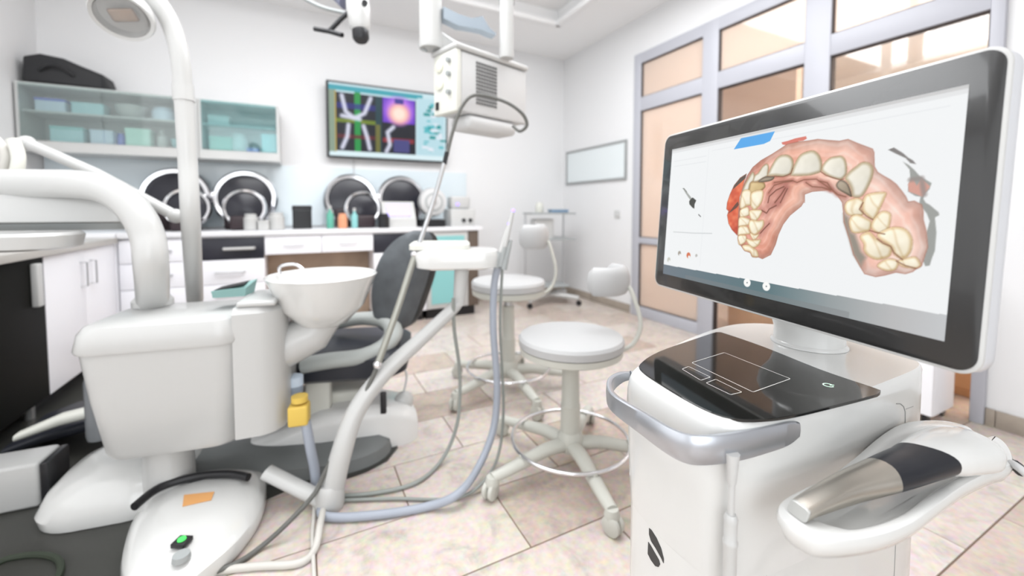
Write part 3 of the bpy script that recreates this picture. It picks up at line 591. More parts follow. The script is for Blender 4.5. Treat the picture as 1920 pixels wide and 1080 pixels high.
# ============================================================ stools
def make_stool(seat_z, label):
    t = thing('rolling_stool', label, 'stool', (0, 0, 0), 'rolling stools with round white seats')
    st = MB().lathe([(.01, -.002), (.19, -.002), (.205, .006), (.208, .03)], Tm((0, 0, seat_z - .075)), 48).build('seat_pan', STOOLM, t)
    MB().lathe([(.204, 0), (.210, .004), (.211, .03), (.203, .041), (.17, .047), (.01, .05)], Tm((0, 0, seat_z - .0445)), 48).build('seat_cushion', VINYL, t)
    MB().lathe([(.026, .36), (.026, seat_z - .078)], None, 24).build('piston', STEEL, t)
    MB().lathe([(.040, .13), (.040, .26), (.036, .265), (.034, seat_z - .13), (.030, seat_z - .128)], None, 28).build('column', STOOLM, t)
    MB().lathe([(.05, .075), (.055, .09), (.052, .13), (.041, .15)], None, 28).build('hub', STOOLM, t)
    for k in range(5):
        a = R(-103 + 72 * k); ca, sa = math.cos(a), math.sin(a)
        P_ = [Vector((ca * r, sa * r, z)) for r, z in [(.03, .098), (.12, .105), (.22, .092), (.31, .080), (.365, .076)]]
        lg = MB().tube(smooth_path(P_, 4), [.033 - .012 * i / 16 for i in range(17)], 12, up=(0, 0, 1), flat=(.8, 1.0)).build('leg', STOOLM, t)
        MB().lathe([(.026, 0), (.027, .01), (.02, .03)], Tm((ca * .365, sa * .365, .052)), 16).build('caster_stem', STOOLM, lg)
        cs = Tm((ca * .372 , sa * .372, .0325), a + .5)
        w = MB()
        for s in (-1, 1): w.lathe([(.026, -.010), (.032, -.006), (.032, .006), (.026, .010)], cs @ Tm((0, s * .0125, 0), 0, PI / 2), 22)
        w.build('caster', STOOLM, lg)
    MB().tube([Vector((.237 * math.cos(2 * PI * i / 48), .237 * math.sin(2 * PI * i / 48), .118)) for i in range(48)], .0075, 10, closed=True).build('foot_ring', CHROME, t)
    for k in range(5):
        a = R(-103 + 72 * k); MB().tube([(.237 * math.cos(a), .237 * math.sin(a), .095), (.237 * math.cos(a), .237 * math.sin(a), .122)], .010, 8).build('ring_clip', STOOLM, t)
    # back rest arm on camera-right side
    d = Vector((math.cos(R(-14)), math.sin(R(-14)), 0)); q = Vector((-d.y, d.x, 0)); S = seat_z
    pts = [d * .10 + Vector((0, 0, S - .085)), d * .22 + Vector((0, 0, S - .085)), d * .285 + Vector((0, 0, S - .05)), d * .31 + Vector((0, 0, S + .03)), d * .285 + q * .02 + Vector((0, 0, S + .14)), d * .275 + q * .04 + Vector((0, 0, S + .175))]
    MB().tube(smooth_path(pts, 6), .0095, 10).build('backrest_arm', STOOLM, t)
    c = d * .19 + q * .12 + Vector((0, 0, S + .198)); arc = []
    for i in range(17):
        an = R(-150 + 200 * i / 16) + math.atan2(d.y, d.x); arc.append(c + Vector((math.cos(an), math.sin(an), 0)) * .092)
    rr = [.028] + [.042] * 15 + [.028]
    MB().tube(arc, rr, 14, up=(0, 0, 1), flat=(1.45, .65)).build('backrest', VINYL, t)
    return t
st1 = make_stool(.548, 'white round-seated rolling stool with chrome foot ring, the nearer one beside the scanner cart')
st1.location = (.96, 1.375, 0)
st2 = dup(st1, (1.05, 2.13, 0), R(10), 'white round-seated rolling stool standing farther back, partly behind the nearer stool')
st2.scale = (1.0, 1.0, 1.19)
# ============================================================ dark floor plate with painted floor shade, and dental unit
pts = [az(u, v, .006) for u, v in [(165, 690), (330, 740), (600, 770), (735, 800), (748, 835), (722, 868), (660, 895), (560, 915), (500, 925), (472, 975), (330, 1075), (180, 1200), (-240, 1200), (-240, 690)]]  # far left end of this outline is dark colour for shaded floor
MBp = MB(); o = resample([Vector((p.x, p.y, 0)) for p in pts], 90); MBp.loft([setz(o, .0006), setz(o, .006)]).build('floor_plate_and_shade', MATM); tag(bpy.data.objects['floor_plate_and_shade'], 'large dark grey floor plate under the dental unit and chair, far left end standing in for floor shade', 'floor plate')
UR = R(-9)
du = thing('dental_unit', 'white dental unit box with lid standing on a pedestal, left foreground', 'dental unit', (-.45, 1.80, 0))
UM = Tm((-.388, 1.845, 0), UR)
def usec(w, d, z, cx=0, r=.07): return rrect(cx, 0, w, d, r, z, 8, UM)
MB().loft([usec(.375, .26, .240, .0), usec(.39, .28, .26, .0), usec(.43, .32, .45, -.005), usec(.452, .34, .60, -.01)]).build('tank_housing', WHITE, du)
MB().loft([usec(.462, .355, .602, -.012), usec(.468, .362, .612, -.012), usec(.455, .35, .66, -.01), usec(.43, .33, .682, -.008), usec(.38, .28, .692, -.005)]).build('lid', WHITE, du, label='white lid with raised rim')
sm = MB().loft([[UM @ Vector((.195 + x, y, z)) for x, y in [(0, -.158), (.08, -.152), (.115, -.135), (.14, -.10), (.148, -.04), (.148, .10), (.11, .15), (0, .15)]] for z in (.265, .28, .50, .695)] + [[UM @ Vector((.195 + x, y, .715)) for x, y in [(0, -.14), (.07, -.136), (.10, -.12), (.12, -.09), (.13, -.04), (.13, .09), (.10, .13), (0, .13)]]]).build('side_module', WHITE, du)
MB().box((.205, -.145, .716), (.325, .10, .735), UM, bev=.008).build('top_tray', WHITE, du)
pb = thing('teal_pouch', 'open dark pouch with teal front lying on top of the dental unit', 'pouch', UM @ Vector((.15, .0, .736)))
Mp = Tm(UM @ Vector((.16, .0, .736)), UR)
MB().add([Mp @ Vector(p) for p in [(-.055, -.040, .0), (.045, -.040, .0), (.055, .04, .0), (-.05, .04, .0), (-.058, -.045, .025), (.05, -.045, .032), (.065, .045, .050), (-.045, .045, .018)]], [(0, 3, 2, 1), (4, 5, 6, 7), (0, 1, 5, 4), (1, 2, 6, 5), (2, 3, 7, 6), (3, 0, 4, 7)]).build('body', mat('teal_print', (.22, .38, .36), .5), pb)
MB().box((-.045, -.04, .034), (.05, .042, .037), Mp @ Matrix.Rotation(-.2, 4, 'Y')).build('flap', RUBBER, pb)
# pedestal base
c = az(190, 905, 0); bc = Vector((-.60, 1.98, 0))
PM = Tm(bc, UR)
MB().loft([rrect(0, 0, .41, .38, .14, .008, 8, PM), rrect(0, 0, .42, .39, .14, .04, 8, PM), rrect(.01, .01, .40, .37, .14, .09, 8, PM), rrect(.02, .02, .35, .32, .13, .13, 8, PM), rrect(.03, .03, .24, .22, .10, .155, 8, PM)]).build('pedestal', GLOSSW, du)
MB().lathe([(.085, .01), (.075, .05), (.070, .262)], Tm((-.44, 1.83, 0)), 28).build('column', WHITE, du)
MB().lathe([(.038, .14), (.042, .16), (.042, .37), (.034, .41)], Tm(ad(186, 770, 1.66).xy.to_3d()), 24).build('bottle', mat('smoky_bottle', (.20, .21, .22), .2), du, label='smoky grey bottle behind the unit')
# lamp post & lamp
post = thing('operating_lamp', 'white operating lamp on a tall curved post rising from the dental unit', 'lamp', (-.29, 1.93, .69))
px = az(365, 548, .692)
Pp = [Vector((px.x, px.y, .66))] + [ad(u, v, d) for u, v, d in [(358, 420, 1.56), (352, 300, 1.56), (345, 190, 1.56), (338, 110, 1.55), (322, 50, 1.54), (296, 5, 1.52), (262, -30, 1.50), (225, -45, 1.48)]]
MB().tube(smooth_path(Pp, 8), .031, 18).build('post', WHITE, post)
MB().tube([Pp[3], ad(343, 160, 1.56)], .034, 20).build('collar', WHITE, post)
MB().tube([ad(225, -45, 1.48), ad(222, -5, 1.46)], .02, 12).build('hanger', WHITE, post)
lc = ad(232, 25, 1.45); LM = Tm(lc, -.20, R(-38), R(-8)) @ Matrix.Scale(.86, 4)
MB().lathe([(.01, .055), (.06, .05), (.095, .02), (.105, -.02), (.10, -.035), (.088, -.03), (.08, .0), (.01, .02)], LM, 36).build('head_shell', WHITE, post)
MB().lathe([(.085, -.03), (.085, -.026)], LM, 32).build('cover', LAMPG, post)
MB().box((-.045, -.028, -.02), (.045, .028, -.004), LM, bev=.01).build('reflector', mat('copper_reflector', (.45, .30, .2), .25, metal=.6), post)
MB().tube([LM @ Vector((.0, -.10, -.03)), LM @ Vector((.0, -.15, -.05))], .008, 8).build('grip', GREYL, post)
# big curved arm
arm = thing('support_arm', 'thick curved white support arm bending from the left edge down into the dental unit', 'arm', (-.45, 1.9, .69))
a0 = az(287, 572, .6935); dz_ = 1.44
Pa = [a0, ad(284, 500, dz_), ad(276, 440, dz_), ad(248, 390, dz_), ad(205, 358, dz_), ad(150, 346, dz_), ad(60, 344, dz_), ad(-60, 344, dz_), ad(-200, 344, dz_)]
MB().tube(smooth_path(Pa, 8), .049, 22).build('tube', WHITE, arm)
MB().lathe([(.062, 0), (.062, .02), (.05, .035)], Tm(a0), 28).build('collar', WHITE, arm)
arm2 = thing('link_arm', 'thinner white link arm sloping behind the thick curved arm', 'arm', ad(60, 270, 1.75))
MB().tube([ad(50, 268, 1.75), ad(180, 325, 1.75), ad(330, 405, 1.75)], .022, 14).build('tube', WHITE, arm2)
for q in [(50, 268), (330, 405)]: MB().sphere(ad(q[0], q[1], 1.75), .03).build('joint', WHITE, arm2)
# assistant console at left
ac = thing('assistant_console', 'white rounded instrument console with hoses under the thick curved arm at left', 'console', ad(130, 400, 1.55))
A_ = lambda u, v, d=1.55: ad(u, v, d)
cz = A_(135, 392); CM = Tm(cz, -.12)
rbox(MB(), .42, .22, .05, [(-.05, .01), (-.045, 0), (.03, 0), (.05, .012)], CM).build('body', WHITE, ac)
rbox(MB(), .40, .20, .05, [(-.075, .02), (-.051, .0)], CM).build('underside', GREYP, ac)
MB().tube(smooth_path([A_(-10, 260), A_(12, 290), A_(5, 330), A_(20, 380), A_(45, 410), A_(20, 440), A_(-20, 420)], 8), .016, 10).build('instrument_hose', CORDW, ac)
MB().tube(smooth_path([A_(25, 262), A_(35, 300), A_(20, 350), A_(-15, 400)], 8), .02, 10).build('instrument', CREAM, ac)
MB().tube(smooth_path([A_(60, 425), A_(100, 440), A_(150, 428)], 6), .008, 8).build('lower_hose', CORDW, ac)
tp2 = thing('side_tray', 'rounded white side tray with thick rim at the left edge in front of the cabinets', 'tray', ad(20, 455, 1.30))
rbox(MB(), .42, .26, .10, [(-.028, .03), (-.02, .006), (.018, 0), (.028, .008), (.020, .02)], Tm(ad(-20, 453, 1.30), -.1)).build('tray_body', WHITE, tp2)
MB().tube([ad(-60, 465, 1.30), ad(-60, 640, 1.30)], .025, 12).build('support', WHITE, tp2)
# cuspidor bowl
bw = thing('spittoon_bowl', 'wide white spittoon bowl beside the dental unit', 'bowl', ad(608, 560, 1.62))
bcx = ad(606, 515, 1.62); BM = Tm((bcx.x, bcx.y, 0)); rz_ = bcx.z
MB().lathe([(.05, rz_ - .20), (.09, rz_ - .185), (.15, rz_ - .12), (.19, rz_ - .02), (.20, rz_), (.195, rz_ + .004), (.185, rz_ - .01), (.13, rz_ - .10), (.01, rz_ - .14)], BM, 48).build('bowl', GLOSSW, bw)
MB().tube([(bcx.x + .02, bcx.y, rz_ - .15), (bcx.x - .04, bcx.y + .01, rz_ - .225), (bcx.x - .14, bcx.y + .02, rz_ - .27), (bcx.x - .27, bcx.y + .03, rz_ - .31)], [.06, .075, .08, .08], 22).build('support_arm', WHITE, bw)
MB().tube(smooth_path([(bcx.x - .15, bcx.y + .09, rz_), (bcx.x - .15, bcx.y + .09, rz_ + .03), (bcx.x - .10, bcx.y + .06, rz_ + .04), (bcx.x - .07, bcx.y + .04, rz_ + .02)], 5), .006, 8).build('spout', CHROME, bw)
# ============================================================ dental chair
ch = thing('dental_chair', 'dental chair with black seat, charcoal backrest and grey-green armrests on a white base', 'dental chair', (.2, 2.05, 0))
D1 = 1.95
sc = ad(640, 655, D1); SM = Tm(sc, -.30)
rbox(MB(), .62, .46, .10, [(-.075, .03), (-.055, 0), (.02, 0), (.045, .03)], SM).build('seat', UPHB, ch)
legp = [(ad(560, 690, 1.98), .10), (ad(400, 740, 2.05), .09), (ad(230, 785, 2.1), .08), (ad(60, 815, 2.12), .06)]
secs = []
for p, h in [(ad(575, 668, 1.98), .075), (ad(420, 700, 2.02), .07), (ad(230, 760, 1.98), .055), (ad(120, 788, 1.93), .045), (ad(50, 812, 1.86), .03)]:
    secs.append([p + Vector((0, v.x, v.y)) for v in rrect(0, 0, .36, h, h * .45, 0, 5)])
MB().loft(secs).build('leg_rest', UPHB, ch)
secs = []
for p, h in [(ad(400, 736, 1.87), .05), (ad(230, 758, 1.84), .045), (ad(120, 786, 1.78), .045), (ad(38, 818, 1.70), .025)]:
    secs.append([p + Vector((0, v.x - .02, v.y + .01)) for v in rrect(0, 0, .06, h, h * .45, 0, 4)])
MB().loft(secs).build('leg_rest_rail', CREAM, ch)
# backrest: leaf outline lofted through thickness
leaf = [(776, 432), (742, 452), (716, 490), (703, 540), (706, 590), (722, 622), (750, 612), (772, 560), (790, 500), (794, 450)]
fr_ = resample(smooth_path([ad(u, v, 1.95) for u, v in leaf], 5, True), 48)
cen = sum(fr_, Vector()) / 48; bdir = Vector((.55, .30, -.03))
def shr(k, off): return [cen + (p - cen) * k + bdir * off for p in fr_]
MB().loft([shr(.80, -.06), shr(.95, -.04), shr(1.0, 0), shr(1.0, .10)]).build('backrest', UPH, ch)
MB().loft([shr(1.0, .105), shr(.97, .16), shr(.85, .20)]).build('backrest_shell', BLACK, ch, label='black backrest shell')
MB().tube(smooth_path([ad(563, 686, 1.72), ad(620, 676, 1.74), ad(680, 668, 1.78), ad(722, 648, 1.84), ad(738, 622, 1.9), ad(722, 602, 1.95), ad(680, 597, 1.98), ad(630, 606, 2.0)], 7), [.020] + [.038] * 40 + [.036] * 9, 16, up=(0, 0, 1), flat=(.85, 1.1)).build('armrest', GREYG, ch)
MB().box((-.10, -.03, -.20), (.0, .05, -.02), Tm(ad(620, 690, 1.82), -.2), bev=.012).build('armrest_post', CREAM, ch)
MB().box((-.16, -.05, -.14), (.14, .10, .02), Tm(ad(630, 735, 1.9), -.2), bev=.02).build('seat_bracket', CREAM, ch)
secs = []
for p, h, w in [(ad(330, 905, 1.78), .10, .20), (ad(450, 860, 1.80), .17, .24), (ad(600, 805, 1.86), .24, .28), (ad(700, 790, 1.92), .25, .28), (ad(758, 790, 1.98), .22, .24), (ad(775, 790, 2.0), .16, .18)]:
    secs.append([p + Vector((0, v.x, v.y)) for v in rrect(0, 0, w, h, .05, 0, 5)])
MB().loft(secs).build('lift_housing', CHAIRW, ch)
MB().box((-.012, -.01, -.045), (.012, .008, .045), Tm(ad(719, 755, 1.74), -.3), bev=.004).build('slot', BLACK, ch, label='black vertical slot')
o = resample([Vector((p.x, p.y, 0)) for p in smooth_path([az(u, v, .01) for u, v in [(300, 930), (520, 905), (640, 890), (715, 862), (735, 830), (700, 800), (500, 800), (330, 850)]], 5, True)], 60)
MB().loft([setz(o, .007), setz(inset(o, .01), .05), setz(inset(o, .05), .08)]).build('base_plate', mat('grey_base', (.17, .18, .18), .45), ch)
yb = thing('yellow_connector', 'yellow plastic hose connector on the side of the dental unit', 'connector', ad(562, 775, 1.52))
MB().box((-.035, -.03, -.035), (.032, .03, .038), Tm(ad(562, 776, 1.52), -.2), bev=.008).build('body', YELLOW, yb)
MB().lathe([(.028, 0), (.028, .02)], Tm(ad(562, 752, 1.52)), 16).build('neck', YELLOW, yb)
hp = MB().tube(smooth_path([ad(573, 790, 1.52), ad(582, 840, 1.52), ad(590, 880, 1.53), az(592, 915, .03)], 6), .017, 14).build('drain_hose', HOSE); tag(hp, 'short thick grey-blue hose dropping from the yellow connector to the floor', 'hose')
blc = ad(552, 722, 1.62)
sl = thing('suction_filter', 'small blue-white suction filter cup above the yellow connector', 'filter', blc)
MB().lathe([(.022, -.045), (.03, -.03), (.03, .0)], Tm(blc), 20).build('cup', mat('steel_blue', (.30, .36, .45), .4), sl); MB().lathe([(.032, .001), (.032, .035), (.02, .04)], Tm(blc), 20).build('cap', PALEB, sl)
gc = ad(757, 752, 1.95)
pl = thing('handheld_lamp', 'small white rounded lamp head with black base hanging beside the chair base', 'lamp', gc)
MB().sphere(gc, .045, sc=(1, .9, 1.05)).build('head', WHITE, pl); MB().box((-.045, -.03, -.065), (.03, .03, -.047), Tm(gc), bev=.006).build('base', BLACK, pl)
MB().tube(smooth_path([gc + Vector((0, 0, .04)), ad(762, 700, 1.97), ad(740, 680, 1.98), ad(700, 700, 1.98)], 6), .005, 8).build('wire', GREYL, pl)
# ------------------------------------------------------------ foot control, white block, coil
def shk(P_, k, z): c = sum(P_, Vector()) / len(P_); return [Vector((c.x + (p.x - c.x) * k, c.y + (p.y - c.y) * k, z)) for p in P_]
fc = thing('foot_control', 'white teardrop foot control with green light and orange sticker on the floor', 'foot control', (-.3, 1.6, 0))
fo = [(225, 1050), (232, 1090), (262, 1112), (330, 1110), (400, 1060), (455, 1010), (492, 955), (500, 905), (490, 885), (440, 880), (380, 885), (320, 910), (270, 945), (240, 990)]
o = resample(smooth_path([Vector((p.x, p.y, 0)) for p in [az(u, v, .05) for u, v in fo]], 5, True), 64)
MB().loft([setz(inset(o, .008), .0065), setz(o, .03), setz(inset(o, .006), .055), shk(o, .80, .082), shk(o, .55, .097), shk(o, .25, .103), shk(o, .05, .104)]).build('shell', GLOSSW, fc)
fm = Tm(az(341, 1013, .108), -.5)
MB().box((-.02, -.018, -.012), (.02, .018, .002), fm, bev=.003).build('button_housing', BLACK, fc)
MB().lathe([(.011, .0025), (.010, .006)], fm, 16).build('green_light', GLEDM, fc)
MB().lathe([(.022, -.012), (.020, .002)], Tm(az(340, 1040, .10)), 20).build('grey_knob', GREYP, fc)
sq = [az(u, v, .1048) for u, v in [(345, 928), (402, 922), (396, 938), (342, 950)]]
MB().loft([[p for p in sq], [p + Vector((0, 0, .0008)) for p in sq]]).build('sticker', ORANGE, fc, smooth=False)
rk = fc
MB().tube(smooth_path([az(u, v, .115) for u, v in [(252, 950), (300, 914), (370, 893), (430, 889), (466, 895)]], 6), .013, 10).build('rocker_bar', BLACK, rk, label='black curved rocker bar')
MB().box((-.02, -.012, -.10), (.02, .012, .0), Tm(az(368, 893, .110))).build('rocker_mount', BLACK, rk)
wk = thing('white_equipment_box', 'plain white box with dark end strip on the floor at the left edge', 'box', (-1.0, 2.1, 0))
WB = [az(u, v, 0) for u, v in [(118, 945), (-60, 982)]]
a, b = WB; dirv = (a - b).normalized(); nrm = Vector((-dirv.y, dirv.x, 0)); WM = Matrix(((dirv.x, nrm.x, 0, b.x), (dirv.y, nrm.y, 0, b.y), (0, 0, 1, 0), (0, 0, 0, 1)))
Lw = (a - b).length; MB().box((-.3, 0, .0065), (Lw - .06, .14, .165), WM, bev=.012).build('body', WHITE, wk)
MB().box((Lw - .059, .005, .0065), (Lw - .035, .135, .16), WM, bev=.006).build('end_strip', BLACK, wk)
co = smooth_path([az(u, v, .012) for u, v in [(-80, 1045), (-20, 1058), (20, 1046), (70, 1040), (108, 1048), (112, 1075), (80, 1110), (-20, 1130)]], 7)
tag(MB().tube(co, .009, 8).build('black_cable', mat('black_green_cable', (.03, .04, .025), .6)), 'black cable looped on the dark floor plate at the bottom left corner', 'cable')
# ------------------------------------------------------------ delivery arm with tray
da = thing('delivery_arm', 'white angled delivery arm carrying a rounded instrument tray head', 'arm', az(620, 930, 0))
p0 = ad(618, 935, 1.47)
MB().tube(smooth_path([ad(622, 925, 1.47), ad(640, 850, 1.48), ad(668, 770, 1.52), ad(720, 700, 1.58), ad(790, 635, 1.65), ad(848, 580, 1.70), ad(862, 560, 1.71)], 6), [.040 - .018 * i / 36 for i in range(37)], 16).build('lower_arm', WHITE, da)
MB().tube([ad(860, 572, 1.71), ad(864, 530, 1.71), ad(866, 500, 1.71)], [.024, .028, .030], 16).build('upright', WHITE, da)
MB().tube([p0 + Vector((-.02, 0, 0)), ad(500, 885, 1.48)], .026, 14, flat=(.8, 1.2)).build('link', WHITE, da)
MB().lathe([(.045, -.04), (.05, -.02), (.05, .04), (.04, .06)], Tm(p0), 24).build('pivot', WHITE, da)
MB().lathe([(.03, .0), (.03, p0.z - .045)], Tm((p0.x, p0.y, 0.001)), 16).build('foot_post', GREYL, da)
tc_ = ad(858, 482, 1.71); TMt = Tm(tc_, -.35)
rbox(MB(), .34, .20, .07, [(-.045, .03), (-.035, .006), (.01, 0), (.03, .008), (.035, .02)], TMt).build('tray_head', GLOSSW, da)
rbox(MB(), .24, .16, .03, [(.0355, 0), (.055, .0), (.062, .008)], TMt @ Tm((-.07, .02, 0))).build('instrument_console', CREAM, da)
for i, (u0, v0, u1, v1) in enumerate([(938, 500, 962, 395), (930, 502, 955, 420), (944, 505, 958, 450)]):
    pz = thing('handpiece', ['slim white handpiece with violet light standing at the right end of the delivery tray', 'slim white handpiece leaning beside the violet-lit one on the delivery tray', 'short dark handpiece hanging at the right end of the delivery tray'][i], 'handpiece', ad(u0, v0, 1.68), 'handpieces in the delivery tray')
    A0, A1 = ad(u0, v0, 1.68), ad(u1, v1, 1.68)
    MB().tube([A0, A0.lerp(A1, .35)], [.014, .012], 10).build('coupling', GREYP, pz)
    MB().tube([A0.lerp(A1, .355), A0.lerp(A1, .8), A1], [.011, .009, .006], 10).build('body', WHITE if i < 2 else GREYP, pz)
    if i < 2: MB().sphere(A1, .008, n=10).build('light_tip', VLEDM, pz)
def hose(name, label, pts, r, m):
    o = MB().tube(smooth_path(pts, 7), r, 10).build(name, m); tag(o, label, 'hose'); return o
hose('suction_hose', 'thick grey-blue hose curving from the delivery tray down and across the floor', [ad(934, 498, 1.70), ad(926, 540, 1.72), ad(925, 620, 1.72), ad(932, 720, 1.72), ad(926, 800, 1.70), ad(900, 870, 1.62), az(860, 925, .05), az(800, 950, .015), az(700, 966, .015), az(610, 968, .015), az(604, 940, .03), ad(606, 900, 1.5)], .0145, HOSE)
hose('handpiece_hose', 'thin grey hose hanging beside the thick one and fading along the floor', [ad(942, 500, 1.74), ad(938, 620, 1.76), ad(944, 760, 1.76), ad(935, 850, 1.72), az(905, 905, .03), az(850, 935, .009), az(740, 935, .009), az(640, 938, .009)], .006, HOSEG)
hose('handpiece_hose', 'thin grey-green hose hanging from the middle of the tray to the floor', [ad(850, 560, 1.66), ad(852, 620, 1.72), ad(862, 700, 1.78), ad(858, 790, 1.78), ad(830, 860, 1.72), az(780, 905, .009), az(700, 925, .009), az(630, 930, .009)], .0075, HOSEG)
hose('white_hose', 'white hose dropping from the pivot and lying along the bottom edge', [ad(608, 945, 1.46), az(600, 985, .03), az(590, 1030, .01), az(560, 1056, .01), az(480, 1062, .01), az(400, 1072, .01), az(300, 1088, .05), az(260, 1120, .01)], .011, CORDW)
hose('white_hose', 'thin white hose hanging straight down from the pivot below the delivery arm', [ad(590, 945, 1.46), az(586, 1000, .01), az(588, 1060, .008), az(592, 1140, .008)], .006, CORDW)
# ============================================================ ceiling-hung equipment
xb = thing('xray_generator', 'white box with vent grille and cream knob panel hanging on ceiling arms', 'X-ray generator', ad(900, 160, 1.85))
e0 = ad(865, 150, 1.85); XM = Tm((e0.x, e0.y, 0), R(90 - 74)); zt, zb_ = ad(865, 95, 1.85).z, ad(865, 207, 1.85).z
e1 = ad(993, 200, 2.02); 
xd = Vector((math.sin(R(72)), math.cos(R(72)), 0)); yd = Vector((-xd.y, xd.x, 0)); XM = Matrix(((xd.x, yd.x, 0, e0.x), (xd.y, yd.y, 0, e0.y), (0, 0, 1, 0), (0, 0, 0, 1)))
W_ = .42; MB().box((0.001, 0, zb_), (W_, .17, zt), XM, bev=.008).build('housing', GREYL, xb)
MB().box((-.03, -.002, zb_ - .004), (-.0005, .172, zt + .004), XM, bev=.006).build('knob_panel', CREAM, xb)
MB().box((-.035, -.01, zt + .005), (W_ + .01, .19, zt + .03), XM, bev=.01).build('top_slab', WHITE, xb)
g = MB()
for i in range(12):
    for j in range(8): g.box((.085 + j * .0165, -.004, zb_ + .045 + i * .0165), (.097 + j * .0165, -.0005, zb_ + .056 + i * .0165), XM)
g.build('vent_grille', mat('vent_grey', (.16, .16, .16), .6), xb, smooth=False)
MB().box((.04, .0, zb_ - .07), (.36, .15, zb_ - .001), XM, bev=.03).build('lower_housing', GREYL, xb)
MB().tube([XM @ Vector((W_ + .006, .02, zt - .01)), XM @ Vector((W_ + .006, .02, zb_ + .0))], .008, 8).build('side_rod', GREYL, xb)
for i, zz in enumerate((zt - .04, zt - .10, zt - .18)): MB().lathe([(.012, 0), (.011, .016)], XM @ Tm((-.031, .045, zz), 0, 0, -PI / 2), 14).build('knob', GREYP, xb)
for z in (zt - .05, zt - .13): MB().lathe([(.028, 0), (.028, .006), (.02, .010)], XM @ Tm((-.031, .12, z), 0, 0, -PI / 2), 20).build('dial', mat('pale_yellow', (.78, .78, .66), .4), xb)
MB().box((-.036, .13, zb_ + .02), (-.0305, .15, zb_ + .055), XM).build('switch', BLACK, xb)
def vcyl(u, d, r, v0=100, name='column', m=WHITE, ztop=ZC + .139, par=xb):
    p = ad(u, v0, d); return MB().lathe([(r, p.z), (r * 1.02, p.z + .02), (r, p.z + .03), (r, ztop)], Tm((p.x, p.y, 0)), 24).build(name, m, par)
vcyl(808, 1.93, .052, 92); vcyl(950, 2.0, .034, 110)
q = ad(950, 3, 2.0); MB().lathe([(.037, q.z - .012), (.037, q.z + .02)], Tm((q.x, q.y, 0)), 20).build('black_collar', BLACK, xb)
MB().tube(smooth_path([ad(790, 70, 1.93), ad(788, 88, 1.93), ad(800, 96, 1.92)], 4), .006, 8).build('wire', GREYP, xb)
secs = []
for u, v0, v1, d in [(832, 12, 34, 1.9), (860, 26, 48, 1.9), (885, 34, 52, 1.92), (905, 30, 56, 1.93), (918, 52, 62, 1.94), (930, 62, 66, 1.95)]:
    p0_, p1_ = ad(u, v0, d), ad(u, v1, d); secs.append([p0_, p1_, p1_ + Vector((.0, .05, 0)), p0_ + Vector((.0, .05, 0))])
MB().loft(secs).build('blue_grey_bracket', mat('blue_grey', (.30, .35, .40), .4), xb)
MB().box((0, -.05, -.05), (.26, .05, .03), Tm(ad(812, 72, 1.95), R(18)) @ Matrix.Rotation(R(12), 4, 'Y'), bev=.02).build('cross_arm', WHITE, xb)
cordp = [ad(962, 236, 1.90), ad(975, 246, 1.88), ad(988, 234, 1.86), ad(978, 212, 1.84), ad(945, 190, 1.82), ad(893, 178, 1.80), ad(866, 200, 1.79), ad(848, 250, 1.78), ad(838, 292, 1.77)]
cd = thing('handpiece_whip', 'long dark cord with steel sleeves running from the ceiling box down to the floor', 'cord', az(575, 945, 0))
MB().tube(smooth_path(cordp, 8), .0075, 10).build('upper_cord', CORD, cd)
MB().tube([ad(838, 285, 1.77), ad(833, 308, 1.77)], .010, 10).build('coupling', RUBBER, cd)
MB().tube(smooth_path([ad(833, 306, 1.77), ad(812, 380, 1.73), ad(792, 440, 1.68), ad(780, 474, 1.65)], 6), .0095, 10).build('steel_sleeve', STEEL, cd)
MB().tube(smooth_path([ad(777, 482, 1.645), ad(745, 580, 1.59), ad(710, 678, 1.55)], 6), .013, 12).build('steel_sleeve', mat('olive_steel', (.36, .36, .32), .35, metal=.5), cd)
for u, v, d in [(778, 476, 1.648), (708, 684, 1.547)]: MB().sphere(ad(u, v, d), .017, n=14).build('joint', CHROME, cd)
MB().tube(smooth_path([ad(706, 690, 1.545), ad(660, 790, 1.50), ad(612, 880, 1.45), ad(590, 925, 1.42), az(545, 975, .06), az(490, 1025, .012), az(440, 1058, .012), az(380, 1078, .02)], 7), .008, 10).build('lower_cord', CORD, cd)
mc = thing('microscope_head', 'white microscope head with black lens and black T-handle hanging from the ceiling at top', 'microscope', ad(672, 30, 2.1))
m0 = ad(672, 20, 2.1)
MB().lathe([(.035, -.11), (.05, -.09), (.058, .0), (.055, .12), (.03, .14)], Tm(m0, .2, R(-12)), 28).build('body', WHITE, mc)
MB().lathe([(.030, -.165), (.040, -.15), (.040, -.112)], Tm(m0, .2, R(-12)), 24).build('lens', BLACK, mc, label='black lens')
MB().lathe([(.014, 0), (.014, .02)], Tm(ad(683, 8, 2.04), 0, PI / 2), 14).build('knob', BLACK, mc)
MB().tube([ad(655, 22, 2.08), ad(640, 35, 2.08), ad(618, 58, 2.08)], .012, 10).build('handle_stem', BLACK, mc)
MB().tube([ad(590, 54, 2.1), ad(618, 59, 2.08), ad(642, 66, 2.06)], .012, 10).build('handle', BLACK, mc)
MB().tube(smooth_path([ad(650, 25, 2.1), ad(600, 12, 2.12), ad(550, -15, 2.15)], 6), .010, 10).build('cable', GREYP, mc)
MB().tube([ad(650, 4, 2.12), ad(600, -45, 2.2), ad(560, -70, 2.2)], .04, 16).build('arm', mat('indigo_grey', (.22, .23, .32), .5), mc)
MB().lathe([(.045, m0.z + .1), (.045, 3.06)], Tm((m0.x, m0.y, 0)), 20).build('ceiling_rod', WHITE, mc)
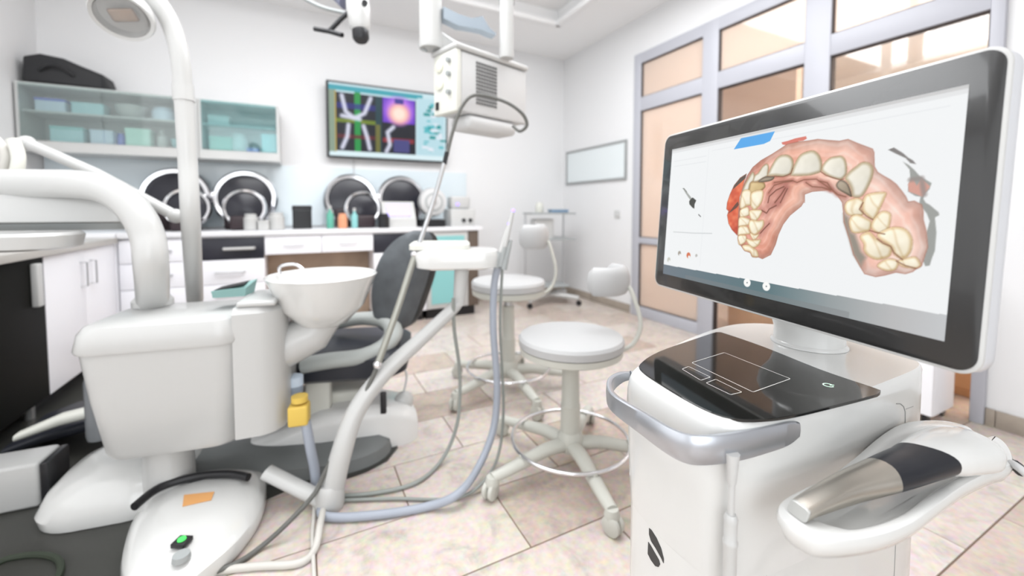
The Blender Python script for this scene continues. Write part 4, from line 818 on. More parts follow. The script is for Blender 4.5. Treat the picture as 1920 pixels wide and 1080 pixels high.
# white cabinet in the doorway bay
cb_ = thing('white_cabinet', 'plain white cabinet on castors against the partition behind the monitor', 'cabinet', (2.80, 1.1, 0))
MB().box((2.695, .835, .05), (2.93, 1.38, .86), bev=.006).build('carcass', DOORW, cb_)
MB().box((2.672, .835, .055), (2.6935, 1.38, .855), bev=.004).build('door', DOORW, cb_)
for x in (2.72, 2.90):
    for y in (.87, 1.33): MB().lathe([(.022, -.01), (.024, .01)], Tm((x, y, .0245), 0, PI / 2), 14).build('castor', BLACK, cb_)
# ============================================================ scanner cart
ct = thing('scanner_cart', 'white scanner cart with black touch panel and silver wrap-around handle, right foreground', 'scanner cart', (.73, .44, 0))
ZT = .78
outl = [(.495, .527), (.56, .553), (.70, .60), (.86, .632), (.95, .622), (1.005, .57), (1.03, .47), (1.01, .38), (.985, .33), (.938, .309), (.82, .305), (.71, .306), (.596, .316), (.51, .328), (.474, .350), (.467, .38), (.468, .44), (.477, .50)]
body = resample(smooth_path([Vector((x, y, 0)) for x, y in outl], 6, True), 110)
def flare(P_, d, z):
    q = inset(P_, -1.0); out = []
    for p, e in zip(P_, q):
        w = max(0, min(1, (.80 - p.x) / .25)); w = w * w * (3 - 2 * w); out.append(Vector((p.x + (e.x - p.x) * d * w, p.y + (e.y - p.y) * d * w, z)))
    return out
MB().loft([flare(inset(body, .0035), .002, .56), flare(inset(body, .001), .003, .62), flare(body, .004, .68), flare(body, .007, .735), flare(body, .006, .755), flare(body, .003, .770), flare(inset(body, .002), .002, .777), flare(inset(body, .0045), .001, .780)]).build('upper_shell', GLOSSW, ct)
low = [p for p in flare(inset(body, .004), .002, 0)]
MB().loft([setz(inset(low, .01), .11), setz(low, .13), setz(low, .40), setz(low, .561)]).build('lower_column', GLOSSW, ct)
MB().loft([setz(inset(body, -.01), .075), setz(inset(body, -.04), .085), setz(inset(body, -.04), .10), setz(inset(body, -.005), .1095)]).build('base', GREYL, ct)
for x, y in [(.50, .58), (.98, .60), (.50, .30), (.98, .33)]:
    w = MB()
    for s in (-1, 1): w.lathe([(.03, -.009), (.036, -.005), (.036, .005), (.03, .009)], Tm((x, y + s * .014, .0365), 0, PI / 2), 20)
    w.tube([(x, y, .036), (x, y, .078)], .012, 10).build('caster', GREYP, ct)
# seams in the shell: side seam and hatch outline as recessed dark lines
SEAM = mat('seam_shadow_gap', (.30, .30, .29), .6)
pan = [(.522, .538), (.599, .568), (.721, .592), (.795, .606), (.812, .604), (.819, .594), (.806, .5), (.776, .38), (.767, .303), (.755, .292), (.737, .292), (.633, .302), (.563, .311), (.524, .322), (.496, .338), (.484, .362), (.481, .402), (.489, .458), (.5, .509)]
pp = [Vector((x, y, 0)) for x, y in pan]
pp = [Vector((p.x, max(p.y, .3285) if p.x > .55 else max(p.y, .335), 0)) for p in pp]
pp = [Vector((p.x, p.y, 0)) for p in [az(u, v, ZT + .001) for u, v in [(1200, 683), (1235, 660), (1300, 637), (1336, 625), (1346, 623), (1357, 625), (1430, 650), (1540, 694), (1640, 728), (1650, 733), (1649, 738), (1640, 742), (1550, 765), (1480, 781), (1430, 787), (1385, 787), (1340, 776), (1290, 752), (1240, 722), (1205, 698)]]]
po = resample(smooth_path(pp, 4, True), 90)
rim_ = MB().loft([setz(po, ZT - .002), setz(po, ZT + .0012), setz(inset(po, .0006), ZT + .0018)]).build('touch_panel', PANEL, ct, label='glossy black touch panel')
ZP = ZT + .0022
def ring(pts, w, par, m=LINEM, z=ZP, closed=True, r=.003):
    P_ = [Vector((p.x, p.y, z)) for p in pts]
    if closed:
        Q = []
        n = len(P_)
        for i in range(n):
            a, b, c = P_[i - 1], P_[i], P_[(i + 1) % n]; Q += [b + (a - b).normalized() * r, b * .6 + (b + (a - b).normalized() * r) * .2 + (b + (c - b).normalized() * r) * .2, b + (c - b).normalized() * r]
        P_ = Q
    n = len(P_); mb = MB(); N_ = []
    for i in range(n):
        t = (P_[(i + 1) % n] - P_[i - 1]) if closed else (P_[min(i + 1, n - 1)] - P_[max(i - 1, 0)])
        nn = Vector((t.y, -t.x, 0)).normalized() * w / 2; N_.append((P_[i] + nn, P_[i] - nn))
    for i in range(n if closed else n - 1): j = (i + 1) % n; mb.add([N_[i][0], N_[i][1], N_[j][1], N_[j][0]], [(0, 1, 2, 3)])
    return mb.build('printed_line', m, par, smooth=False)
ring([az(u, v, ZP) for u, v in [(1358, 661), (1482, 710), (1412, 735), (1297, 680)]], .0011, rim_)
ring([az(u, v, ZP) for u, v in [(1291, 687), (1332, 707), (1314, 713), (1279, 692)]], .0009, rim_, r=.002)
ring([az(u, v, ZP) for u, v in [(1342, 711), (1391, 735), (1370, 740), (1324, 718)]], .0009, rim_, r=.002)
ic = az(1553, 722, ZP); arcp = [ic + Vector((math.cos(a), math.sin(a), 0)) * .0065 for a in [R(-20 + 300 * i / 16) for i in range(17)]]
ring(arcp, .0016, rim_, ICONM, closed=False); ring([ic + Vector((.002, -.001, 0)), ic + Vector((.008, -.004, 0))], .0016, rim_, ICONM, closed=False)
# handle: a band swept round the front left end
hpt = [(1190, 697, .768, .757), (1165, 697, .770, .753), (1145, 706, .771, .747), (1140, 722, .771, .744), (1152, 741, .771, .743), (1200, 770, .771, .739), (1250, 800, .770, .735), (1290, 815, .770, .733), (1335, 817, .770, .733), (1395, 809, .7705, .734), (1450, 798, .771, .737), (1480, 792, .771, .741), (1498, 792, .769, .750)]
tops = smooth_path([az(u, v, zt_) for u, v, zt_, _ in hpt], 6); zbs = smooth_path([Vector((zb2, 0, 0)) for *_, zb2 in hpt], 6)
cenb = Vector((.72, .46, 0)); secs = []; nT = len(tops)
for i, p in enumerate(tops):
    t = (tops[min(i + 1, nT - 1)] - tops[max(i - 1, 0)]); t.z = 0; t.normalize(); nn = Vector((t.y, -t.x, 0))
    if nn.dot(Vector((p.x, p.y, 0)) - cenb) > 0: nn = -nn     # inwards
    zb2 = zbs[i].x; th = .006; top = p.z
    h = top - zb2; out = []
    for a, b in [(-.0022, .05), (-.0008, .0), (.003, -.0), (th, .04), (th, .5), (th, .94), (.003, 1.0), (-.0008, 1.0), (-.0022, .95), (-.003, .5)]:
        out.append(Vector((p.x, p.y, 0)) + nn * a + Vector((0, 0, top - b * h)))
    secs.append(out)
MB().loft(secs).build('handle', SILVER, ct, label='satin silver wrap-around handle')
# neck
nk = az(1515, 643, ZT); NM = Tm((nk.x, nk.y, 0))
MB().lathe([(.066, ZT + .0005), (.065, ZT + .004), (.061, ZT + .007), (.060, ZT + .03), (.066, ZT + .05), (.084, ZT + .075), (.088, ZT + .095), (.080, ZT + .115)], NM, 48).build('neck', GLOSSW, ct)
# monitor
TLc, TRc, BRc, BLc = [Vector(p) for p in [(0.7837, 0.7342, 1.224), (0.6658, 0.1612, 1.224), (0.6428, 0.166, 0.8712), (0.7607, 0.7389, 0.8712)]]
mw = (BRc - BLc).normalized(); mu = (TLc - BLc).normalized(); mn = mw.cross(mu).normalized()
if mn.dot(O - BLc) < 0: mn = -mn
W0, H0 = (BRc - BLc).length, (TLc - BLc).length
MM = Matrix(((mw.x, mu.x, mn.x, BLc.x), (mw.y, mu.y, mn.y, BLc.y), (mw.z, mu.z, mn.z, BLc.z), (0, 0, 0, 1)))
def mrr(w, h, r, z): return rrect(W0 / 2, H0 / 2, w, h, r, z, 8, MM)
mh = MB().loft([mrr(W0 - .06, H0 - .06, .03, -.045), mrr(W0 - .006, H0 - .006, .022, -.030), mrr(W0 + .004, H0 + .004, .022, -.020), mrr(W0 + .004, H0 + .004, .021, -.002), mrr(W0 + .002, H0 + .002, .020, -.0002)]).build('monitor_housing', ALU, ct, label='light aluminium monitor housing')
MB().loft([mrr(W0 + .005, H0 + .005, .0215, -.0035), mrr(W0 + .005, H0 + .005, .0215, -.0006), mrr(W0 + .0025, H0 + .0025, .020, .0003)]).build('white_rim', WHITE, mh)
MB().loft([mrr(W0 - .002, H0 - .002, .019, -.0001), mrr(W0 - .002, H0 - .002, .019, .0008), mrr(W0 - .003, H0 - .003, .0185, .0011)]).build('bezel', BEZEL, mh, label='black glass bezel')
ctr = MM @ Vector((W0 / 2, H0 / 2, -.045)); top = Vector((nk.x, nk.y, ZT + .10))
MB().tube(smooth_path([top + Vector((.0, 0, -.01)), top + Vector((.01, 0, .06)), ctr.lerp(top, .25) + Vector((.03, 0, .08)), ctr + mn * .004], 6), [.07 - .02 * i / 18 for i in range(19)], 20, up=(0, 1, 0)).build('monitor_arm', GLOSSW, ct)
POLY={
'gum':[(0.4281,0.7304),(0.4489,0.7785),(0.4807,0.8145),(0.5219,0.8424),(0.5559,0.87),(0.5745,0.8865),(0.6116,0.8896),(0.6407,0.8851),(0.6724,0.885),(0.7126,0.8663),(0.7097,0.8681),(0.7347,0.8573),(0.758,0.8596),(0.7837,0.8327),(0.821,0.7969),(0.8252,0.7806),(0.829,0.7154),(0.8379,0.6869),(0.8521,0.6681),(0.8675,0.6496),(0.881,0.6285),(0.8948,0.5951),(0.9034,0.5723),(0.9088,0.5499),(0.921,0.5532),(0.9359,0.5373),(0.9399,0.5097),(0.9414,0.476),(0.9489,0.4307),(0.9545,0.3644),(0.9486,0.3085),(0.9468,0.2866),(0.9375,0.272),(0.931,0.2579),(0.9169,0.2448),(0.8971,0.2459),(0.8743,0.2267),(0.8551,0.2147),(0.8291,0.2212),(0.8191,0.2462),(0.7982,0.3047),(0.7834,0.3804),(0.7664,0.4579),(0.7635,0.4975),(0.758,0.5518),(0.7459,0.5807),(0.7263,0.6115),(0.7221,0.6119),(0.7137,0.6163),(0.6693,0.6126),(0.6464,0.5996),(0.6486,0.5551),(0.6481,0.5651),(0.6386,0.5357),(0.6047,0.4863),(0.5836,0.4352),(0.5696,0.3752),(0.5626,0.3189),(0.5481,0.2565),(0.5182,0.2262),(0.5015,0.2331),(0.4792,0.2308),(0.4665,0.2539),(0.4425,0.2625),(0.4226,0.2942),(0.4097,0.332),(0.4067,0.3847),(0.4037,0.464),(0.4049,0.5522),(0.4101,0.6235),(0.4163,0.6754)],
'gumtab':[(0.553,0.9023),(0.5736,0.9043),(0.6014,0.9115),(0.6349,0.9126),(0.6389,0.8985),(0.6272,0.8908),(0.6114,0.8934),(0.6259,0.8744),(0.6086,0.8602),(0.5699,0.8819),(0.5573,0.8893)],
'red':[(0.4245,0.7417),(0.3984,0.7214),(0.3727,0.6755),(0.3565,0.6182),(0.3465,0.564),(0.3456,0.5216),(0.3564,0.5079),(0.3514,0.4805),(0.3611,0.4262),(0.3797,0.3868),(0.4053,0.3536),(0.4054,0.4067),(0.4025,0.4861),(0.4024,0.5964),(0.4083,0.628),(0.4168,0.6928)],
'redgrey':[(0.4244,0.7439),(0.3984,0.7214),(0.3727,0.6755),(0.3678,0.649),(0.3886,0.6739),(0.4117,0.7022),(0.4229,0.7181)],
'redgrey2':[(0.3961,0.5702),(0.3832,0.5483),(0.3659,0.5125),(0.3541,0.4896),(0.3727,0.508),(0.3937,0.5303),(0.402,0.5479)],
'tab':[(0.3575,0.9111),(0.3871,0.9752),(0.5252,0.9743),(0.5098,0.9225),(0.4863,0.9118)],
'frag1':[(0.8566,0.7847),(0.8691,0.7913),(0.8905,0.7602),(0.9004,0.7405),(0.9114,0.7256),(0.9179,0.7087),(0.906,0.7157),(0.896,0.7383),(0.8751,0.7622)],
'frag2':[(0.8906,0.7251),(0.9033,0.7083),(0.9145,0.6875),(0.9273,0.6576),(0.9509,0.6256),(0.9479,0.6002),(0.9391,0.5795),(0.9385,0.5612),(0.9434,0.5457),(0.9511,0.537),(0.9685,0.5069),(0.9703,0.495),(0.9628,0.4859),(0.968,0.4264),(0.9685,0.3517),(0.9645,0.3209),(0.9617,0.2901),(0.9537,0.2852),(0.9487,0.3054),(0.9545,0.3644),(0.9505,0.4247),(0.954,0.4705),(0.9472,0.5006),(0.9346,0.5343),(0.9313,0.5467),(0.9325,0.5707),(0.9223,0.5744),(0.9069,0.5942),(0.9055,0.6259),(0.9098,0.6443),(0.9057,0.689)],
'frag2p':[(0.9098,0.6443),(0.9148,0.6468),(0.9233,0.6178),(0.9306,0.6479),(0.9487,0.6122),(0.9391,0.5795),(0.9353,0.5706),(0.925,0.5804),(0.9083,0.5941),(0.9055,0.6259)],
'shadeR':[(0.7834,0.3804),(0.7664,0.4579),(0.7635,0.4975),(0.7768,0.4799),(0.7804,0.4443),(0.7858,0.4092),(0.7974,0.3997),(0.8086,0.3555),(0.8156,0.3218),(0.8291,0.2968),(0.8231,0.2748),(0.8188,0.2531),(0.7982,0.3047)],
'head':[(0.1375,0.582),(0.1504,0.6006),(0.1577,0.6079),(0.1805,0.5851),(0.1724,0.5572),(0.173,0.5242),(0.161,0.5318),(0.1406,0.5579)],
'stick':[(0.0914,0.6802),(0.0989,0.6796),(0.1195,0.6506),(0.1543,0.6004),(0.1433,0.5895),(0.112,0.6414)],
'mark':[(0.1994,0.4869),(0.2152,0.4687),(0.2134,0.4631),(0.1984,0.4794)],
}
TEETH=[
([(0.4505,0.7485),(0.4606,0.7216),(0.4565,0.6924),(0.4434,0.6683),(0.4397,0.6301),(0.4255,0.6181),(0.4126,0.6321),(0.4195,0.6708),(0.4348,0.7165)],0),
([(0.448,0.6892),(0.4933,0.6839),(0.5053,0.662),(0.501,0.6419),(0.4697,0.6088),(0.4379,0.6087),(0.4412,0.6557)],2),
([(0.4736,0.7407),(0.4883,0.7757),(0.5037,0.7893),(0.5127,0.7713),(0.512,0.7348),(0.5104,0.7146),(0.4764,0.6901),(0.4565,0.6924),(0.4604,0.7258)],0),
([(0.4764,0.6901),(0.5025,0.7137),(0.5368,0.7089),(0.5276,0.688),(0.4934,0.6818)],3),
([(0.5129,0.7183),(0.5166,0.7463),(0.5343,0.8035),(0.5532,0.8273),(0.5776,0.8256),(0.5954,0.8024),(0.6021,0.7629),(0.5929,0.7147),(0.5694,0.7064),(0.539,0.7146)],0),
([(0.5974,0.7178),(0.6044,0.7625),(0.6201,0.8122),(0.6414,0.8277),(0.6627,0.828),(0.6806,0.8021),(0.6908,0.7607),(0.6909,0.718),(0.6772,0.7058),(0.6479,0.6992),(0.598,0.7062)],0),
([(0.6938,0.717),(0.6964,0.7507),(0.712,0.7777),(0.7302,0.7831),(0.7463,0.7795),(0.7573,0.7536),(0.7625,0.7059),(0.7588,0.6812),(0.7458,0.6666),(0.7187,0.6831)],0),
([(0.7371,0.6401),(0.7441,0.6614),(0.7559,0.6599),(0.7684,0.6405),(0.7777,0.6039),(0.7808,0.5789),(0.7649,0.5941),(0.7442,0.6175)],3),
([(0.7593,0.6703),(0.7676,0.6979),(0.7852,0.7233),(0.799,0.74),(0.8152,0.7351),(0.8267,0.7091),(0.8269,0.6683),(0.8187,0.6214),(0.808,0.5843),(0.7958,0.5746),(0.7825,0.5823),(0.7771,0.6182),(0.7681,0.6477)],0),
([(0.7648,0.53),(0.7712,0.5586),(0.7948,0.5718),(0.8119,0.5537),(0.8059,0.5295),(0.8129,0.4949),(0.7896,0.4873),(0.7722,0.4977)],1),
([(0.8126,0.5778),(0.831,0.5938),(0.8603,0.5944),(0.8584,0.5648),(0.855,0.5456),(0.8484,0.509),(0.8382,0.4734),(0.8218,0.4916),(0.8098,0.5226)],1),
([(0.7797,0.4586),(0.7842,0.4837),(0.7985,0.4946),(0.8207,0.4778),(0.8337,0.4613),(0.8319,0.4237),(0.8185,0.4122),(0.7952,0.4065),(0.7851,0.4233)],1),
([(0.8383,0.4717),(0.855,0.509),(0.8749,0.4994),(0.8755,0.4504),(0.8706,0.4172),(0.8613,0.4063),(0.846,0.4148),(0.8347,0.4376)],1),
([(0.8562,0.2653),(0.8774,0.2999),(0.8996,0.2948),(0.8966,0.2587),(0.8766,0.2471)],1),
([(0.8996,0.2948),(0.9212,0.3152),(0.9355,0.3181),(0.9454,0.2863),(0.9347,0.2713),(0.9096,0.2747)],1),
([(0.8501,0.3984),(0.8714,0.4337),(0.893,0.4418),(0.9117,0.4305),(0.9234,0.3971),(0.9251,0.3598),(0.9206,0.3277),(0.9082,0.3062),(0.8906,0.3221),(0.8813,0.3562)],1),
([(0.821,0.3573),(0.8107,0.3872),(0.817,0.4052),(0.8324,0.4136),(0.8507,0.3851),(0.8813,0.3562),(0.8841,0.3273),(0.8772,0.3064),(0.855,0.2919),(0.834,0.3046),(0.8223,0.3299)],1),
([(0.4056,0.539),(0.4101,0.6223),(0.4271,0.6428),(0.4483,0.6325),(0.4538,0.5852),(0.4531,0.5469),(0.4358,0.5407),(0.4189,0.5214)],1),
([(0.4531,0.5469),(0.4519,0.6194),(0.4961,0.6329),(0.4992,0.5748),(0.485,0.5337),(0.4692,0.5149),(0.4583,0.5297)],1),
([(0.4107,0.4774),(0.4101,0.5148),(0.4391,0.5342),(0.4494,0.5084),(0.4479,0.4827),(0.4188,0.4689)],1),
([(0.4494,0.5084),(0.4747,0.517),(0.4999,0.5129),(0.496,0.4838),(0.4838,0.4542),(0.4729,0.4474),(0.4578,0.4616)],1),
([(0.4065,0.4156),(0.4096,0.4686),(0.443,0.4654),(0.4585,0.4489),(0.4512,0.4228),(0.422,0.4122)],1),
([(0.4512,0.4228),(0.4583,0.4531),(0.4896,0.4503),(0.5084,0.4553),(0.5127,0.4268),(0.5034,0.3972),(0.4804,0.3638),(0.4625,0.3768)],1),
([(0.4082,0.3583),(0.4101,0.407),(0.4429,0.4137),(0.4594,0.3807),(0.4572,0.3677),(0.4221,0.3576)],1),
([(0.4599,0.3723),(0.4804,0.3638),(0.4966,0.3717),(0.4872,0.3415),(0.4734,0.3355)],1),
([(0.4127,0.3059),(0.4102,0.3497),(0.4402,0.3573),(0.4473,0.3366),(0.4426,0.3144),(0.4226,0.2942)],1),
([(0.4473,0.3366),(0.4736,0.3313),(0.5039,0.3393),(0.5,0.3098),(0.4845,0.2886),(0.4675,0.2881),(0.4514,0.3156)],1),
([(0.4319,0.2912),(0.4581,0.2994),(0.4762,0.2852),(0.4938,0.2713),(0.5014,0.2352),(0.4764,0.2303),(0.4662,0.2581),(0.4425,0.2625)],1),
]
LINES=[
[(0.5367,0.711),(0.5695,0.7044),(0.5951,0.7182),(0.6005,0.7479)],
[(0.5386,0.6747),(0.5757,0.6782),(0.6018,0.679),(0.6185,0.6656),(0.6402,0.678),(0.6786,0.6768),(0.7129,0.6339),(0.7233,0.619)],
[(0.521,0.6158),(0.5395,0.6585),(0.5712,0.671),(0.602,0.6751)],
[(0.6476,0.6623),(0.668,0.6382),(0.6971,0.6318),(0.7235,0.6155)],
[(0.6921,0.6639),(0.7117,0.654),(0.7259,0.619),(0.7434,0.5919),(0.7656,0.5797)],
[(0.6896,0.7139),(0.7056,0.6925),(0.7251,0.6785),(0.7459,0.6648),(0.7556,0.6672)],
[(0.832,0.422),(0.8391,0.4176),(0.8528,0.4121),(0.8661,0.4085)],
[(0.8507,0.3851),(0.8647,0.3669),(0.8813,0.3562),(0.8904,0.3285),(0.9083,0.3031)],
[(0.8103,0.5503),(0.8028,0.5191),(0.8203,0.4881),(0.8366,0.4716)],
[(0.8965,0.2942),(0.9154,0.2792),(0.9375,0.272)],
[(0.4999,0.5129),(0.5195,0.4966),(0.5287,0.521),(0.5533,0.5409)],
[(0.5215,0.5588),(0.5248,0.5952),(0.5486,0.6298),(0.5749,0.6471)],
[(0.5474,0.5581),(0.5653,0.5969),(0.5802,0.6388)],
[(0.5674,0.5575),(0.5776,0.5962),(0.5876,0.6343)],
[(0.5019,0.3764),(0.5189,0.4108),(0.5333,0.4362)],
[(0.0512,0.3427),(0.1819,0.3455),(0.2819,0.3535)],
[(0.8846,0.3535),(0.8965,0.365),(0.8894,0.351)],
[(0.9359,0.5373),(0.9031,0.5571),(0.8892,0.5286),(0.8763,0.5027)],
]

sp_ = Paint(560, 311, 1.806, (241, 243, 244))
gum_n = vnoise(560, 311, 14, 1); gum_n2 = vnoise(560, 311, 45, 2)
sp_.rect(0, .985, 1, 1, (205, 205, 205)); sp_.rect(0, .965, 1, .985, (228, 229, 230))  # grey band along the top edge paints in the bezel's reflection
for l, wd_, c, op in [([(0.02, .90), (.22, .90)], .003, (228, 230, 232), 1), ([(0.02, .86), (.22, .86)], .003, (228, 230, 232), 1), ([(.23, .12), (.23, .95)], .003, (233, 235, 237), 1), ([(.25, .93), (.97, .93)], .003, (232, 234, 236), 1)]: sp_.line(l, c, wd_, op)
# status bar: left-to-right wash of its own colours with a reflection painted in
x_ = sp_.x; bar = np.array([120, 130, 138])[None, None, :] * np.ones_like(sp_.a)
def lerp3(x, ks): return np.stack([np.interp(x, [k[0] for k in ks], [k[1][c] for k in ks]) for c in range(3)], -1)
bar = lerp3(x_, [(0, (112, 122, 132)), (.3, (100, 120, 128)), (.55, (92, 118, 124)), (.75, (150, 158, 160)), (.9, (185, 185, 186)), (1, (196, 198, 200))])
barb = sp_.y < (.0746 + .029 * x_); sp_.a = np.where(barb[..., None], bar, sp_.a); sp_.rect(.15, 0, .8, .032, (128, 130, 132), .45)
for cx_, cy_ in [(.4647, .068), (.5415, .0697)]: sp_.disc(cx_, cy_, .026, (250, 250, 248)); sp_.disc(cx_, cy_, .004, (70, 80, 85)); 
sp_.fill(POLY['tab'], (88, 170, 236))
for k in ('frag1',): sp_.fill(POLY[k], (130, 126, 124))
d, i, m = sp_.fill(POLY['frag2'], (158, 160, 156)); sp_.fill(POLY['frag2p'], (214, 160, 146)); 
sp_.line([POLY['frag2p'][0], POLY['frag2p'][3], POLY['frag2p'][5]], (150, 140, 136), .012, .8)
for k in ('red', 'gumtab', 'gum'):
    d, i = sp_.sd(POLY[k]); m = np.clip(np.where(i, .5 + d / .003, .5 - d / .003), 0, 1)
    if k == 'red': colr = np.array([206, 92, 66]) + (gum_n[..., None] - .5) * np.array([60, 60, 40]) + (gum_n2[..., None] - .5) * np.array([20, 40, 30])
    elif k == 'gumtab': colr = np.array([218, 126, 112]) * np.ones_like(sp_.a)
    else:
        t = np.clip(d / .05, 0, 1)[..., None]; colr = lerp3(x_, [(.2, (224, 146, 118)), (.45, (232, 164, 144)), (.6, (238, 180, 158)), (.85, (246, 200, 184))])
        colr = colr * (.80 + .20 * t) + (gum_n[..., None] - .5) * np.array([22, 40, 44]) + (gum_n2[..., None] - .5) * 12 + np.clip(np.sin(d * 160 + gum_n * 6), 0, 1)[..., None] * np.array([6, 12, 14])
        pal_ = np.exp(-(((sp_.x - .36) / .09) ** 2 + ((sp_.y - .58) / .16) ** 2))[..., None]; colr = colr - pal_ * np.array([34, 52, 44]) - (pal_[..., 0] * np.clip(np.sin((sp_.x * 1.8 + sp_.y * .9 + gum_n * .05) * 190), 0, 1))[..., None] * 26
    sp_.blend(m, np.clip(colr, 0, 250))
sp_.fill(POLY['redgrey'], (96, 84, 76)); sp_.fill(POLY['redgrey2'], (110, 76, 64)); sp_.fill(POLY['shadeR'], (150, 142, 130), .02)
# palate shadow
pal = [LINES[11], LINES[12], LINES[13], LINES[14], LINES[10]]
for l in pal: sp_.line(l, (150, 84, 78), .030, .35)
for l in pal: sp_.line(l, (130, 70, 66), .005, .7)
for l in LINES[:5]: sp_.line(l, (168, 100, 88), .016, .5)
for poly_, c in TEETH:
    base, edge = [((232, 227, 212), (176, 158, 124)), ((248, 238, 214), (214, 186, 140)), ((214, 188, 138), (160, 130, 86)), ((168, 154, 134), (104, 92, 78))][c]
    sm_ = [(p.x, p.y) for p in smooth_path([Vector((a, b, 0)) for a, b in poly_], 4, True)]
    d, i = sp_.sd(sm_); m = np.clip(np.where(i, .5 + d / .003, .5 - d / .003), 0, 1)
    P_ = np.array(poly_); cx_, cy_ = P_[:, 0].mean(), P_[:, 1].mean(); sz = max(np.ptp(P_[:, 0]) * 1.8, np.ptp(P_[:, 1]))
    t = np.clip(d / (.11 * sz + .003), 0, 1); t = (t * t * (3 - 2 * t))[..., None]
    g_ = (((sp_.x - cx_) * 1.8 - (sp_.y - cy_)) / (sz + 1e-6))[..., None]
    col = np.array(edge) * (1 - t) + np.array(base) * t + g_ * (-26) + (gum_n2[..., None] - .5) * 8
    if c == 1:
        rr_ = np.hypot((sp_.x - cx_ - .006) * 1.806, sp_.y - cy_ - .006) / (sz * .30 + 1e-6); col = col + (np.clip(1 - rr_, 0, 1) ** 1.5)[..., None] * np.array([10, 12, 16])
        gx = (sp_.x - cx_) * 1.806 * .8 + (sp_.y - cy_) * .6 + (gum_n - .5) * .05; col = col - (np.exp(-(gx / (.035 * sz + .002)) ** 2) * np.clip(d / .01, 0, 1) * .6)[..., None] * np.array([30, 44, 60])
    if c == 0: col = col + (np.clip((cy_ - sp_.y) / sz + .2, 0, 1))[..., None] * np.array([16, 18, 24])
    out_ = np.clip(1.2 - np.where(i, 0, d) / .0045, 0, 1) * (~i); sp_.blend(out_ * .42, np.array((150, 112, 80)))
    sp_.blend(m, np.clip(col, 0, 252))
for l in LINES[:15]: sp_.line(l, (128, 84, 62), .0035, .75)
for k in ('gum', 'red'): sp_.line(POLY[k] + [POLY[k][0]], (170, 110, 90), .003, .6)
sp_.line(LINES[15], (205, 208, 210), .004)
sp_.fill(POLY['stick'], (170, 172, 168)); sp_.line(POLY['stick'][:3], (90, 90, 86), .003); sp_.fill(POLY['head'], (74, 74, 70)); sp_.fill(POLY['mark'], (90, 90, 90))
for cx_, cy_, c, r in [(.102, .183, (168, 160, 150), .018), (.1594, .178, (214, 120, 84), .022), (.2061, .185, (190, 188, 184), .012), (.034, .119, (200, 200, 190), .02)]: sp_.disc(cx_, cy_, r, c); sp_.disc(cx_ + .004, cy_ - .012, r * .55, (240, 241, 242))
so = MM @ Vector((.0310, .0290, .0014)); 
paint_mesh('screen', lin(sp_.a), so, mw * .524, mu * .2905, screenmat('monitor_picture', .765, .25), mh, 'lit screen showing a tooth arch scan')
# emblem on the front of the column, following its surface
def onbody(u, v, off=.0008):
    """point on the lower column surface seen at u,v (straight vertical walls)"""
    r = ray(u, v); best = None; n = len(low)
    for i in range(n):
        a, b = low[i], low[(i + 1) % n]; ex, ey = b.x - a.x, b.y - a.y; det = r.x * (-ey) + ex * r.y
        if abs(det) < 1e-12: continue
        t = (a.x * (-ey) + ex * a.y) / det; s = (r.x * a.y - r.y * a.x) / det
        if -1e-6 <= s <= 1 + 1e-6 and t > 0 and (best is None or t < best[0]): nn = Vector((-ey, ex, 0)).normalized(); best = (t, nn)
    t, nn = best; p = O + r * t
    if nn.dot(p - cenb) < 0: nn = -nn
    return p + nn * off
em = [[(1217.5, 990), (1222, 994), (1231, 1008), (1240, 1028), (1245, 1048), (1244.5, 1056), (1240, 1046), (1230, 1028), (1221, 1014), (1217.5, 1002)], [(1216, 1016), (1220, 1022), (1228, 1036), (1236, 1050), (1238, 1058), (1235, 1063), (1229, 1061), (1221, 1050), (1215, 1038)]]
lg_ = MB()
for sh in em:
    F = [onbody(u, v) for u, v in sh]; Bk = [onbody(u, v, -.0003) for u, v in sh]; lg_.loft([Bk, F])
lg_.build('emblem', LOGOM, ct, label='dark grey leaf-shaped emblem', smooth=False)
def seam(pts, w=.0007):
    P_ = [onbody(u, v, .0) for u, v in pts]; return MB().tube(P_, w, 6).build('seam', SEAM, ct)
seam([(1429, 955), (1430, 1000), (1433, 1050), (1438, 1090)])
seam([(1680, 960), (1679, 1020), (1676, 1085)])
# hatch seam on upper shell
lowsave = low; low = body
MB().tube([onbody(u, v, .0) for u, v in [(1600, 858), (1620, 840), (1650, 822), (1697, 804), (1697, 790), (1697, 772), (1694, 762), (1688, 757), (1680, 757)]], .0008, 6).build('seam', SEAM, ct)
MB().tube([onbody(u, v, .0) for u, v in [(1698, 767), (1712, 762)]], .0006, 6).build('seam', SEAM, ct)
low = lowsave
# hanging magnetic cable in front of the body corner
hc = az(1373, 868, .735); cab = thing('hanging_cable', 'white cable with thick plug hanging from the cart handle', 'cable', (hc.x, hc.y, .735))
def zat(v): r = ray(1373, v); t = math.hypot(hc.x, hc.y) / math.hypot(r.x, r.y); return EYE + r.z * t
z0_, z1_, z2_, z3_, z4_, z5_ = [zat(v) for v in (850, 905, 966, 1012, 1020, 1150)]
HM = Tm((hc.x, hc.y, 0))
MB().lathe([(.0055, z1_), (.0062, z1_ + .01), (.0085, z0_)], HM, 16).build('strain_relief', WHITE, cab)
MB().tube([(hc.x, hc.y, z1_ + .001), (hc.x, hc.y, z2_)], .0042, 10).build('cord', WHITE, cab)
MB().lathe([(.006, z2_ + .001), (.0085, z2_ - .004), (.0078, z2_ - .010), (.0078, z3_), (.009, z3_ - .002), (.009, z4_), (.0080, z4_ - .003), (.0080, z4_ - .06), (.006, z4_ - .075)], HM, 20).build('plug', WHITE, cab)
